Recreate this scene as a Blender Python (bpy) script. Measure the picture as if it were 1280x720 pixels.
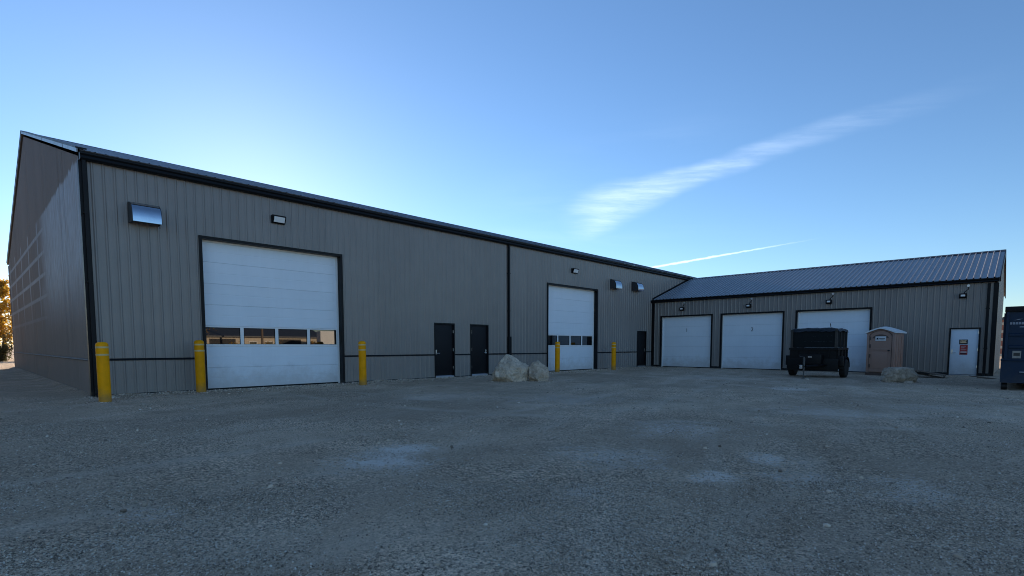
import bpy, bmesh, math, random
import numpy as np
from mathutils import Vector, Matrix, noise as mnoise

R = math.radians
random.seed(7)
rng = np.random.default_rng(7)
S = bpy.context.scene
COL = S.collection
for o in list(bpy.data.objects):
    bpy.data.objects.remove(o)

# ------------------------------------------------------------------ camera
CAM = Vector((-2.362, -17.08, 1.3))
YAW, PITCH, FPX, CYPX = 0.8081, -0.0723, 661.85, 480.85
cd = bpy.data.cameras.new('camera')
cam = bpy.data.objects.new('camera', cd)
COL.objects.link(cam)
cam.location = CAM
cam.rotation_euler = (math.pi / 2 + PITCH, 0, -YAW)
cd.sensor_fit = 'HORIZONTAL'
cd.sensor_width = 36.0
cd.lens = 36.0 * FPX / 1280.0
cd.shift_y = (CYPX - 360.0) / 1280.0
cd.clip_start = 0.05
cd.clip_end = 6000
S.camera = cam

FW = Vector((math.sin(YAW) * math.cos(PITCH), math.cos(YAW) * math.cos(PITCH), math.sin(PITCH)))
RT = Vector((math.cos(YAW), -math.sin(YAW), 0))
UP = RT.cross(FW)


def ray(px, py):
    return (FW + RT * ((px - 640) / FPX) - UP * ((py - CYPX) / FPX)).normalized()


# ------------------------------------------------------------------ exposure
S.view_settings.view_transform = 'Standard'
S.view_settings.look = 'None'
S.view_settings.gamma = 1.0
S.view_settings.use_curve_mapping = False
S.view_settings.exposure = 1.05
S.cycles.filter_width = 1.0
S.cycles.max_bounces = 5
S.cycles.diffuse_bounces = 3
S.cycles.glossy_bounces = 3

# ------------------------------------------------------------------ sun and sky
SUN_AZ, SUN_EL = R(20.5), R(14.0)      # azimuth from +Y towards +X
SUND = Vector((math.sin(SUN_AZ) * math.cos(SUN_EL), math.cos(SUN_AZ) * math.cos(SUN_EL), math.sin(SUN_EL)))
sl = bpy.data.lights.new('sun', 'SUN')
sl.energy = 4.5
sl.angle = R(0.5)
sl.color = (1.0, 0.80, 0.58)
sun = bpy.data.objects.new('sun', sl)
COL.objects.link(sun)
sun.rotation_euler = (-SUND).to_track_quat('-Z', 'Y').to_euler()
sun.location = (20, 60, 40)

W = bpy.data.worlds.new('World')
S.world = W
W.use_nodes = True
wt = W.node_tree
wt.nodes.clear()
wout = wt.nodes.new('ShaderNodeOutputWorld')
wbg = wt.nodes.new('ShaderNodeBackground')
wbg.inputs['Strength'].default_value = 0.10
sky = wt.nodes.new('ShaderNodeTexSky')
sky.sky_type = 'NISHITA'
sky.sun_disc = False
sky.sun_elevation = SUN_EL
sky.sun_rotation = SUN_AZ
sky.altitude = 250
sky.air_density = 1.0
sky.dust_density = 0.10
sky.ozone_density = 4.6


class NB:
    """little node-graph builder"""
    def __init__(self, tree):
        self.t = tree

    def _set(self, sock, v):
        if isinstance(v, bpy.types.NodeSocket):
            self.t.links.new(v, sock)
        else:
            sock.default_value = v

    def m(self, op, a, b=None, c=None, clamp=False):
        n = self.t.nodes.new('ShaderNodeMath')
        n.operation = op
        n.use_clamp = clamp
        self._set(n.inputs[0], a)
        if b is not None:
            self._set(n.inputs[1], b)
        if c is not None:
            self._set(n.inputs[2], c)
        return n.outputs[0]

    def dot(self, a, vec):
        n = self.t.nodes.new('ShaderNodeVectorMath')
        n.operation = 'DOT_PRODUCT'
        self._set(n.inputs[0], a)
        n.inputs[1].default_value = tuple(vec)
        return n.outputs['Value']

    def xyz(self, x, y, z=0.0):
        n = self.t.nodes.new('ShaderNodeCombineXYZ')
        for i, v in enumerate((x, y, z)):
            self._set(n.inputs[i], v)
        return n.outputs[0]

    def sep(self, v):
        n = self.t.nodes.new('ShaderNodeSeparateXYZ')
        self._set(n.inputs[0], v)
        return n.outputs

    def noise(self, vec, scale, detail=4, rough=0.55, dist=0.0):
        n = self.t.nodes.new('ShaderNodeTexNoise')
        self._set(n.inputs['Vector'], vec)
        n.inputs['Scale'].default_value = scale
        n.inputs['Detail'].default_value = detail
        n.inputs['Roughness'].default_value = rough
        n.inputs['Distortion'].default_value = dist
        return n.outputs['Fac']

    def vor(self, vec, scale, feature='F1', rnd=1.0):
        n = self.t.nodes.new('ShaderNodeTexVoronoi')
        n.feature = feature
        self._set(n.inputs['Vector'], vec)
        n.inputs['Scale'].default_value = scale
        n.inputs['Randomness'].default_value = rnd
        return n.outputs

    def smooth(self, v, lo, hi, a=0.0, b=1.0):
        n = self.t.nodes.new('ShaderNodeMapRange')
        n.interpolation_type = 'SMOOTHSTEP'
        self._set(n.inputs['Value'], v)
        self._set(n.inputs['From Min'], lo)
        self._set(n.inputs['From Max'], hi)
        self._set(n.inputs['To Min'], a)
        self._set(n.inputs['To Max'], b)
        return n.outputs['Result']

    def mix(self, f, a, b, blend='MIX'):
        n = self.t.nodes.new('ShaderNodeMix')
        n.data_type = 'RGBA'
        n.blend_type = blend
        self._set(n.inputs[0], f)
        for s, v in ((n.inputs[6], a), (n.inputs[7], b)):
            if isinstance(v, bpy.types.NodeSocket):
                self.t.links.new(v, s)
            else:
                s.default_value = (v[0], v[1], v[2], 1)
        return n.outputs[2]

    def ramp(self, f, stops):
        n = self.t.nodes.new('ShaderNodeValToRGB')
        self._set(n.inputs[0], f)
        e = n.color_ramp.elements
        while len(e) > 2:
            e.remove(e[-1])
        for i, (p, c) in enumerate(stops):
            el = e[i] if i < 2 else e.new(p)
            el.position = p
            el.color = (c[0], c[1], c[2], 1)
        return n.outputs[0]

    def bump(self, h, strength, dist, normal=None):
        n = self.t.nodes.new('ShaderNodeBump')
        n.inputs['Strength'].default_value = strength
        n.inputs['Distance'].default_value = dist
        self._set(n.inputs['Height'], h)
        if normal is not None:
            self.t.links.new(normal, n.inputs['Normal'])
        return n.outputs[0]


wb = NB(wt)
wtc = wt.nodes.new('ShaderNodeTexCoord')
DIR = wtc.outputs['Generated']
# tangent-plane coordinates round the patch of sky that carries the clouds
cc = ray(930, 200)
ex = Vector((0, 0, 1)).cross(cc).normalized() * -1
ey = ex.cross(cc).normalized()
if ey.z < 0:
    ey = -ey


def tp(px, py):
    d = ray(px, py)
    return Vector((d.dot(ex) / d.dot(cc), d.dot(ey) / d.dot(cc)))


den = wb.m('MAXIMUM', wb.dot(DIR, cc), 0.05)
TX = wb.m('DIVIDE', wb.dot(DIR, ex), den)
TY = wb.m('DIVIDE', wb.dot(DIR, ey), den)
front = wb.smooth(wb.dot(DIR, cc), 0.25, 0.45)


def strip_coords(a, b):
    d = (b - a)
    L = d.length
    d = d / L
    n = Vector((-d.y, d.x))
    s = wb.m('ADD', wb.m('MULTIPLY', TX, d.x), wb.m('MULTIPLY_ADD', TY, d.y, -(a.x * d.x + a.y * d.y)))
    t = wb.m('ADD', wb.m('MULTIPLY', TX, n.x), wb.m('MULTIPLY_ADD', TY, n.y, -(a.x * n.x + a.y * n.y)))
    return wb.m('DIVIDE', s, L), t, L


# cirrus streak
A, B = tp(722, 276), tp(1230, 104)
cs, ct, L = strip_coords(A, B)
warp = wb.noise(wb.xyz(TX, TY), 7.0, 3)
ctw = wb.m('ADD', ct, wb.m('MULTIPLY', wb.m('SUBTRACT', warp, 0.5), 0.028))
ctw = wb.m('ADD', ctw, wb.m('MULTIPLY', wb.m('MULTIPLY', cs, wb.m('SUBTRACT', 1.0, cs)), -0.035))
wid = wb.m('ADD', 0.018, wb.smooth(cs, 0.0, 0.45, 0.030, 0.0))
edge = wb.m('DIVIDE', wb.m('ABSOLUTE', ctw), wid)
prof = wb.smooth(edge, 0.25, 1.15, 1.0, 0.0)
fall = wb.m('MULTIPLY', wb.smooth(cs, -0.10, 0.10), wb.smooth(cs, 0.05, 1.15, 1.0, 0.0))
fall = wb.m('POWER', fall, 1.35)
# fibres run flatter than the streak itself
ang = -0.10
fu = wb.m('ADD', wb.m('MULTIPLY', TX, math.cos(ang)), wb.m('MULTIPLY', TY, math.sin(ang)))
fv = wb.m('SUBTRACT', wb.m('MULTIPLY', TY, math.cos(ang)), wb.m('MULTIPLY', TX, math.sin(ang)))
fib = wb.noise(wb.xyz(wb.m('MULTIPLY', fu, 5.0), wb.m('MULTIPLY', fv, 45.0), 3.1), 1.6, 6, 0.6, 0.35)
fib2 = wb.noise(wb.xyz(wb.m('MULTIPLY', fu, 14.0), wb.m('MULTIPLY', fv, 170.0), 5.4), 1.3, 5, 0.65, 0.5)
fib = wb.m('MULTIPLY', wb.smooth(fib, 0.30, 0.68, 0.35, 1.0), wb.smooth(fib2, 0.25, 0.72, 0.72, 1.08))
cirrus = wb.m('MULTIPLY', wb.m('MULTIPLY', prof, fall), fib)
# thin veil to the left of the streak
veil = wb.noise(wb.xyz(wb.m('MULTIPLY', fu, 2.0), wb.m('MULTIPLY', fv, 14.0), 7.7), 1.5, 5, 0.55, 0.4)
veil = wb.m('MULTIPLY', wb.smooth(veil, 0.45, 0.8), 0.05)
vm = wb.m('MULTIPLY', wb.smooth(cs, -0.45, -0.05), wb.smooth(cs, 0.2, 0.6, 1.0, 0.0))
vm = wb.m('MULTIPLY', vm, wb.smooth(wb.m('ABSOLUTE', ct), 0.02, 0.16, 1.0, 0.0))
veil = wb.m('MULTIPLY', veil, vm)
# contrail
A2, B2 = tp(800, 337), tp(1035, 296)
ks, kt, L2 = strip_coords(A2, B2)
kw = wb.m('ADD', 0.0010, wb.m('MULTIPLY', wb.m('SUBTRACT', 1.0, ks), 0.0017))
kn = wb.noise(wb.xyz(wb.m('MULTIPLY', ks, 30.0), wb.m('MULTIPLY', kt, 220.0), 1.0), 1.0, 3)
kp = wb.smooth(wb.m('DIVIDE', wb.m('ABSOLUTE', wb.m('ADD', kt, wb.m('MULTIPLY', wb.m('SUBTRACT', kn, 0.5), 0.003))), kw), 0.2, 1.2, 1.0, 0.0)
kf = wb.m('MULTIPLY', wb.smooth(ks, -0.4, 0.0), wb.smooth(ks, 0.35, 1.0, 1.0, 0.0))
trail = wb.m('MULTIPLY', wb.m('MULTIPLY', kp, kf), 0.5)
cl = wb.m('MULTIPLY', wb.m('MAXIMUM', wb.m('MAXIMUM', wb.m('MULTIPLY', cirrus, 0.31), veil), trail), front, clamp=True)
skyc = wb.mix(cl, wb.mix(1.0, sky.outputs[0], (1.05, 1.0, 0.97), 'MULTIPLY'), (7.8, 8.8, 10.4))
wt.links.new(skyc, wbg.inputs['Color'])
wt.links.new(wbg.outputs[0], wout.inputs['Surface'])

# ------------------------------------------------------------------ materials
MATS = {}


def mat(name, base, rough=0.5, metal=0.0, spec=0.5, fn=None, **kw):
    if name in MATS:
        return MATS[name]
    m = bpy.data.materials.new(name)
    m.use_nodes = True
    t = m.node_tree
    b = t.nodes['Principled BSDF']
    b.inputs['Base Color'].default_value = (*base, 1)
    b.inputs['Roughness'].default_value = rough
    b.inputs['Metallic'].default_value = metal
    b.inputs['Specular IOR Level'].default_value = spec
    for k, v in kw.items():
        b.inputs[k].default_value = v
    if fn:
        fn(NB(t), b, t)
    MATS[name] = m
    return m


def coords(t, kind='Object'):
    return t.nodes.new('ShaderNodeTexCoord').outputs[kind]


def wpos(t):
    return t.nodes.new('ShaderNodeNewGeometry').outputs['Position']


def orand(t):
    return t.nodes.new('ShaderNodeObjectInfo').outputs['Random']


def painted(base, var=0.08, dirt=(0.10, 0.09, 0.08), dirt_h=0.0, dirt_amt=0.0, bump=0.0, rvar=0.12, nscale=1.3):
    """paint with slow tone drift, faint vertical streaks, dust low on the wall, uneven gloss"""
    def fn(nb, b, t):
        P = wpos(t)
        x, y, z = nb.sep(P)
        n1 = nb.noise(P, nscale, 5, 0.6)
        st = nb.noise(nb.xyz(nb.m('MULTIPLY', x, 9.0), nb.m('MULTIPLY', y, 9.0), nb.m('MULTIPLY', z, 0.35)), 1.0, 4, 0.6)
        r = orand(t)
        k = nb.m('ADD', nb.m('MULTIPLY', nb.m('SUBTRACT', n1, 0.5), var * 2.2), nb.m('MULTIPLY', nb.m('SUBTRACT', st, 0.5), var * 1.6))
        k = nb.m('ADD', k, nb.m('MULTIPLY', nb.m('SUBTRACT', r, 0.5), var))
        k = nb.m('ADD', k, 1.0)
        c = nb.mix(1.0, base, nb.xyz(k, k, k), 'MULTIPLY')
        if dirt_amt > 0:
            e = nb.m('ADD', z, nb.m('MULTIPLY', nb.m('SUBTRACT', nb.noise(P, 3.0, 5, 0.7), 0.5), dirt_h * 1.6))
            f = nb.m('MULTIPLY', nb.smooth(e, 0.0, dirt_h, 1.0, 0.0), dirt_amt)
            c = nb.mix(f, c, dirt)
        t.links.new(c, b.inputs['Base Color'])
        r0 = b.inputs['Roughness'].default_value
        t.links.new(nb.m('MULTIPLY_ADD', nb.m('SUBTRACT', nb.noise(P, 2.3, 5, 0.65), 0.5), rvar * 2, r0, clamp=True), b.inputs['Roughness'])
        if bump > 0:
            bn = nb.bump(nb.noise(nb.xyz(nb.m('MULTIPLY', x, 1.0), nb.m('MULTIPLY', y, 1.0), nb.m('MULTIPLY', z, 0.6)), 2.6, 2, 0.5), 0.6, bump)
            t.links.new(bn, b.inputs['Normal'])
    return fn


DUST = (0.26, 0.24, 0.21)
M_WALL = mat('wall_steel', (0.222, 0.200, 0.182), 0.34, 0, 0.6, painted((0.222, 0.200, 0.182), 0.11, DUST, 0.5, 0.5, 0.0018))


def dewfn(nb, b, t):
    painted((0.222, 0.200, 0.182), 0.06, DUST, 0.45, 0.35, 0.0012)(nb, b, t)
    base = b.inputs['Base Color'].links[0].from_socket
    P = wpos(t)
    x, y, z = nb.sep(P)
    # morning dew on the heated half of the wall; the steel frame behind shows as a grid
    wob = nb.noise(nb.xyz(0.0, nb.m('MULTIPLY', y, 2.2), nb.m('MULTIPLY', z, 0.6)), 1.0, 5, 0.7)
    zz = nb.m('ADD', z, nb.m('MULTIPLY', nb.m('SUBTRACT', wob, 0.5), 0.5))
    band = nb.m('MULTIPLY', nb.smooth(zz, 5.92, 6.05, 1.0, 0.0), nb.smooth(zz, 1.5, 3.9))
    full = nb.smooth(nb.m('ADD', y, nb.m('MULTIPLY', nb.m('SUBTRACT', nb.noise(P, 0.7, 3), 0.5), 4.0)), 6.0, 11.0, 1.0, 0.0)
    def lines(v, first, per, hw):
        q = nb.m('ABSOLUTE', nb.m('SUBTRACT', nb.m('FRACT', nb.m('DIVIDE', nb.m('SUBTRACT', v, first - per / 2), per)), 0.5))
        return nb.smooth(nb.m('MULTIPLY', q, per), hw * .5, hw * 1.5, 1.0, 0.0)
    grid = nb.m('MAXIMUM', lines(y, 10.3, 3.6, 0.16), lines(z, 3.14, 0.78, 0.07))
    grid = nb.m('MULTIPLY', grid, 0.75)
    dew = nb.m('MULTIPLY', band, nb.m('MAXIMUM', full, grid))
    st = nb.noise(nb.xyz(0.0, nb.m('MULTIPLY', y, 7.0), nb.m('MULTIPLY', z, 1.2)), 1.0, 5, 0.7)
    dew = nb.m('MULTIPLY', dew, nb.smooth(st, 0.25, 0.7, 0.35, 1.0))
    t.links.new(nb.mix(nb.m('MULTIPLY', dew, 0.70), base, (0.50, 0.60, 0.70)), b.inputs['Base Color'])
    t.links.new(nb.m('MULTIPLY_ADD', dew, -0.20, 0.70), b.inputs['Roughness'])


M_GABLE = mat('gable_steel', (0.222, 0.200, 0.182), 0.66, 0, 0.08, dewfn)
M_BLACK = mat('black_trim', (0.004, 0.0045, 0.006), 0.45, 0, 0.22, painted((0.004, 0.0045, 0.006), 0.10, DUST, 0.2, 0.10))
M_ROOF = mat('roof_steel', (0.055, 0.06, 0.068), 0.42, 0, 0.4, painted((0.055, 0.06, 0.068), 0.10))
M_WROOF = mat('wing_roof_steel', (0.21, 0.215, 0.225), 0.33, 0.25, 0.8, painted((0.21, 0.215, 0.225), 0.08, rvar=0.04))
M_DOOR = mat('door_white', (0.76, 0.82, 0.87), 0.45, 0, 0.4, painted((0.76, 0.82, 0.87), 0.05, (0.42, 0.39, 0.35), 0.8, 0.5, 0.002))
M_DOORFRAME = mat('white_vinyl', (0.80, 0.80, 0.78), 0.5, 0, 0.4, painted((0.80, 0.80, 0.78), 0.03))
M_RUBBER = mat('rubber', (0.015, 0.015, 0.015), 0.75, 0, 0.3, painted((0.015, 0.015, 0.015), 0.2))
M_DARKDOOR = mat('dark_door', (0.006, 0.006, 0.008), 0.5, 0, 0.25, painted((0.006, 0.006, 0.008), 0.12, DUST, 0.3, 0.06))
M_PALEFLASH = mat('pale_flashing', (0.10, 0.105, 0.11), 0.65, 0.0, 0.2, painted((0.10, 0.105, 0.11), 0.1))
M_RAKE = mat('rake_trim_steel', (0.13, 0.13, 0.13), 0.30, 0.0, 0.6, painted((0.13, 0.13, 0.13), 0.1, bump=0.004))
M_ALU = mat('aluminium', (0.62, 0.62, 0.62), 0.35, 0.9, 0.5, painted((0.62, 0.62, 0.62), 0.06))
M_GALV = mat('galvanised', (0.62, 0.76, 0.93), 0.13, 1.0, 0.5, painted((0.56, 0.60, 0.64), 0.10, rvar=0.06, nscale=7))
M_GALVSIDE = mat('hood_side_steel', (0.050, 0.055, 0.060), 0.5, 0.3, 0.5, painted((0.05, 0.055, 0.06), 0.15))
M_CHROME = mat('satin_steel', (0.66, 0.65, 0.63), 0.3, 1.0, 0.5, painted((0.66, 0.65, 0.63), 0.05))
M_GLASS = mat('dark_pane', (0.006, 0.007, 0.008), 0.015, 0, 0.5, None, IOR=2.1)
M_LENS = mat('lamp_lens', (0.80, 0.80, 0.78), 0.22, 0, 0.6, painted((0.80, 0.80, 0.78), 0.03))


def conc(nb, b, t):
    P = wpos(t)
    n = nb.noise(P, 2.2, 6, 0.65)
    n2 = nb.noise(P, 40, 3, 0.6)
    c = nb.ramp(n, [(0.25, (0.22, 0.215, 0.20)), (0.75, (0.40, 0.39, 0.37))])
    c = nb.mix(nb.m('MULTIPLY', n2, 0.35), c, (0.2, 0.2, 0.19))
    t.links.new(c, b.inputs['Base Color'])
    t.links.new(nb.bump(n2, 0.35, 0.004), b.inputs['Normal'])


M_CONC = mat('concrete', (0.3, 0.3, 0.28), 0.85, 0, 0.3, conc)
M_YELLOW = mat('yellow_sleeve', (0.85, 0.34, 0.0), 0.55, 0, 0.15, painted((0.85, 0.34, 0.0), 0.2, (0.24, 0.18, 0.08), 0.35, 0.65, 0.0, nscale=6))
M_REFL = mat('reflective_tape', (0.62, 0.47, 0.20), 0.4, 0, 0.5, painted((0.62, 0.47, 0.20), 0.06))


def rockfn(tone, warm, seed):
    def fn(nb, b, t):
        C = coords(t)
        n = nb.noise(C, 2.1 + seed * .2, 7, 0.68, 0.5)
        n2 = nb.noise(C, 5.5, 8, 0.70, 0.8)
        n3 = nb.noise(C, 60, 3, 0.6)
        a = [v * tone for v in (0.24, 0.19, 0.145)]
        c_ = [v * tone for v in (0.82, 0.675, 0.51)]
        c = nb.ramp(n2, [(0.28, a), (0.72, c_)])
        c = nb.mix(nb.m('MULTIPLY', nb.smooth(n, 0.45, 0.68), 0.65), c, warm)
        c = nb.mix(nb.m('MULTIPLY', nb.smooth(n3, 0.56, 0.72), 0.35), c, [v * .35 for v in a])
        t.links.new(c, b.inputs['Base Color'])
        h = nb.m('ADD', nb.m('MULTIPLY', n2, 0.8), nb.m('MULTIPLY', n3, 0.35))
        t.links.new(nb.bump(h, 1.0, 0.08), b.inputs['Normal'])
    return fn


M_ROCK1 = mat('limestone_pale', (0.4, 0.38, 0.35), 0.9, 0, 0.25, rockfn(1.2, (0.62, 0.50, 0.37), 1))
M_ROCK2 = mat('limestone_warm', (0.4, 0.38, 0.35), 0.9, 0, 0.25, rockfn(1.05, (0.52, 0.38, 0.27), 2))
M_ROCK3 = mat('limestone_grey', (0.3, 0.29, 0.27), 0.9, 0, 0.25, rockfn(0.95, (0.48, 0.40, 0.30), 3))

# --- ground: crushed limestone yard with compacted pale fines
PALE = [(0.9, -11.9, 0.75, .75), (1.55, -11.4, 0.55, .95), (2.83, -14.95, 0.40, .95), (4.06, -15.1, 0.42, .8), (1.5, -14.25, 0.33, .7),
        (2.95, -13.6, 0.9, .5), (-1.4, -12.2, 0.30, .5), (3.56, -16.4, 0.7, .45), (15.1, -12.1, 1.1, .6), (8.0, -9.0, 2.0, .3),
        (5.5, -13.2, 1.2, .4), (9.5, -14.4, 1.4, .4), (19.0, -8.0, 2.2, .3), (6.4, -6.0, 1.8, .25), (3.3, -15.6, .5, .45), (12, -15.8, 1.2, .3)]


def groundfn(nb, b, t):
    P = wpos(t)
    x, y, z = nb.sep(P)
    P2 = nb.xyz(x, y, 0.0)
    big = nb.noise(P2, 0.22, 3, 0.6, 0.6)
    mid = nb.noise(P2, 1.1, 4, 0.65, 0.3)
    # tyre drags run along the yard
    ang = R(24)
    u = nb.m('ADD', nb.m('MULTIPLY', x, math.cos(ang)), nb.m('MULTIPLY', y, math.sin(ang)))
    v = nb.m('SUBTRACT', nb.m('MULTIPLY', y, math.cos(ang)), nb.m('MULTIPLY', x, math.sin(ang)))
    drag = nb.noise(nb.xyz(nb.m('MULTIPLY', u, 0.22), nb.m('MULTIPLY', v, 1.5), 4.0), 1.0, 3, 0.62, 0.5)
    cells = nb.vor(P2, 46.0)
    cells2 = nb.vor(P2, 95.0)
    fine = nb.noise(P2, 160.0, 1, 0.7)
    base = nb.ramp(mid, [(0.25, (0.49, 0.355, 0.24)), (0.75, (0.74, 0.56, 0.39))])
    base = nb.mix(nb.smooth(drag, 0.45, 0.72, 0.0, 0.55), base, (0.78, 0.62, 0.46))
    base = nb.mix(nb.smooth(big, 0.40, 0.62, 0.5, 0.0), base, (0.36, 0.262, 0.178))
    # every pebble its own tone
    cg = t.nodes.new('ShaderNodeRGBToBW')
    t.links.new(cells['Color'], cg.inputs[0])
    cg2 = t.nodes.new('ShaderNodeRGBToBW')
    t.links.new(cells2['Color'], cg2.inputs[0])
    k = nb.m('ADD', nb.m('MULTIPLY', nb.m('SUBTRACT', cg.outputs[0], 0.5), 1.5), nb.m('MULTIPLY', nb.m('SUBTRACT', cg2.outputs[0], 0.5), 1.2))
    k = nb.m('ADD', k, nb.m('MULTIPLY', nb.m('SUBTRACT', fine, 0.5), 0.6))
    loose = nb.smooth(nb.noise(P2, 0.55, 5, 0.6, 0.4), 0.40, 0.60, 0.35, 1.0)
    k = nb.m('ADD', nb.m('MULTIPLY', k, loose), 1.0)
    base = nb.mix(1.0, base, nb.xyz(k, k, k), 'MULTIPLY')
    def attr(nm):
        a = t.nodes.new('ShaderNodeAttribute')
        a.attribute_name = nm
        return a.outputs['Fac']
    rutf = nb.m('MULTIPLY', attr('rut'), nb.smooth(nb.noise(P2, 0.8, 4, 0.6), 0.38, 0.62))
    base = nb.mix(nb.m('MULTIPLY', rutf, 0.60), base, (0.76, 0.62, 0.47))
    pn = nb.noise(P2, 2.4, 6, 0.7, 0.6)
    e = nb.m('ADD', attr('pale_dist'), nb.m('MULTIPLY', nb.m('SUBTRACT', pn, 0.5), 2.4))
    tot = nb.m('MULTIPLY', nb.smooth(e, 0.0, 1.15, 1.0, 0.0), nb.m('MULTIPLY', attr('pale_amount'), 0.72))
    tot = nb.m('MULTIPLY', nb.smooth(nb.m('SUBTRACT', nb.m('MULTIPLY', tot, 1.5), cg.outputs[0]), -0.35, 0.45), nb.smooth(tot, 0.0, 0.12))
    base = nb.mix(tot, base, (0.84, 0.745, 0.64))
    t.links.new(base, b.inputs['Base Color'])
    h = nb.m('MULTIPLY', nb.m('SUBTRACT', 1.0, cells['Distance']), loose)
    h = nb.m('ADD', h, nb.m('MULTIPLY', nb.m('SUBTRACT', 1.0, cells2['Distance']), 0.5))
    h = nb.m('ADD', h, nb.m('MULTIPLY', fine, 0.35))
    b1 = nb.bump(h, 1.0, 0.024)
    lumps = nb.vor(P2, 13.0)
    coarse = nb.m('ADD', nb.m('MULTIPLY', nb.m('SUBTRACT', 1.0, lumps['Distance']), 0.10), nb.m('ADD', mid, drag))
    b2 = nb.bump(coarse, 0.6, 0.11, b1)
    t.links.new(b2, b.inputs['Normal'])


M_GROUND = mat('gravel_yard', (0.2, 0.19, 0.17), 0.93, 0, 0.2, groundfn)


def stonefn(nb, b, t):
    r = orand(t)
    c = nb.ramp(r, [(0.0, (0.12, 0.088, 0.062)), (0.3, (0.36, 0.27, 0.19)), (0.65, (0.60, 0.47, 0.345)), (0.9, (0.75, 0.63, 0.49)), (1.0, (0.86, 0.77, 0.65))])
    n = nb.noise(coords(t), 3.0, 3)
    c = nb.mix(nb.m('MULTIPLY', n, 0.4), c, (0.3, 0.275, 0.245))
    t.links.new(c, b.inputs['Base Color'])


M_STONE = mat('crushed_stone', (0.2, 0.19, 0.17), 0.9, 0, 0.25, stonefn)

# ------------------------------------------------------------------ object helpers


def link(o, parent=None):
    COL.objects.link(o)
    if parent:
        o.parent = parent
    return o


def tag(o, label=None, cat=None, group=None, kind=None):
    if label:
        o['label'] = label
    if cat:
        o['category'] = cat
    if group:
        o['group'] = group
    if kind:
        o['kind'] = kind
    return o


def empty(name, loc=(0, 0, 0), rz=0.0):
    o = bpy.data.objects.new(name, None)
    o.empty_display_size = 0.3
    o.location = loc
    o.rotation_euler = (0, 0, rz)
    return link(o)


def meshdata(name, vs, fs, m=None, smooth=False):
    me = bpy.data.meshes.new(name)
    me.from_pydata([tuple(v) for v in vs], [], fs)
    me.update()
    if m:
        me.materials.append(m)
    if smooth:
        me.polygons.foreach_set('use_smooth', [True] * len(me.polygons))
    return me


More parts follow.
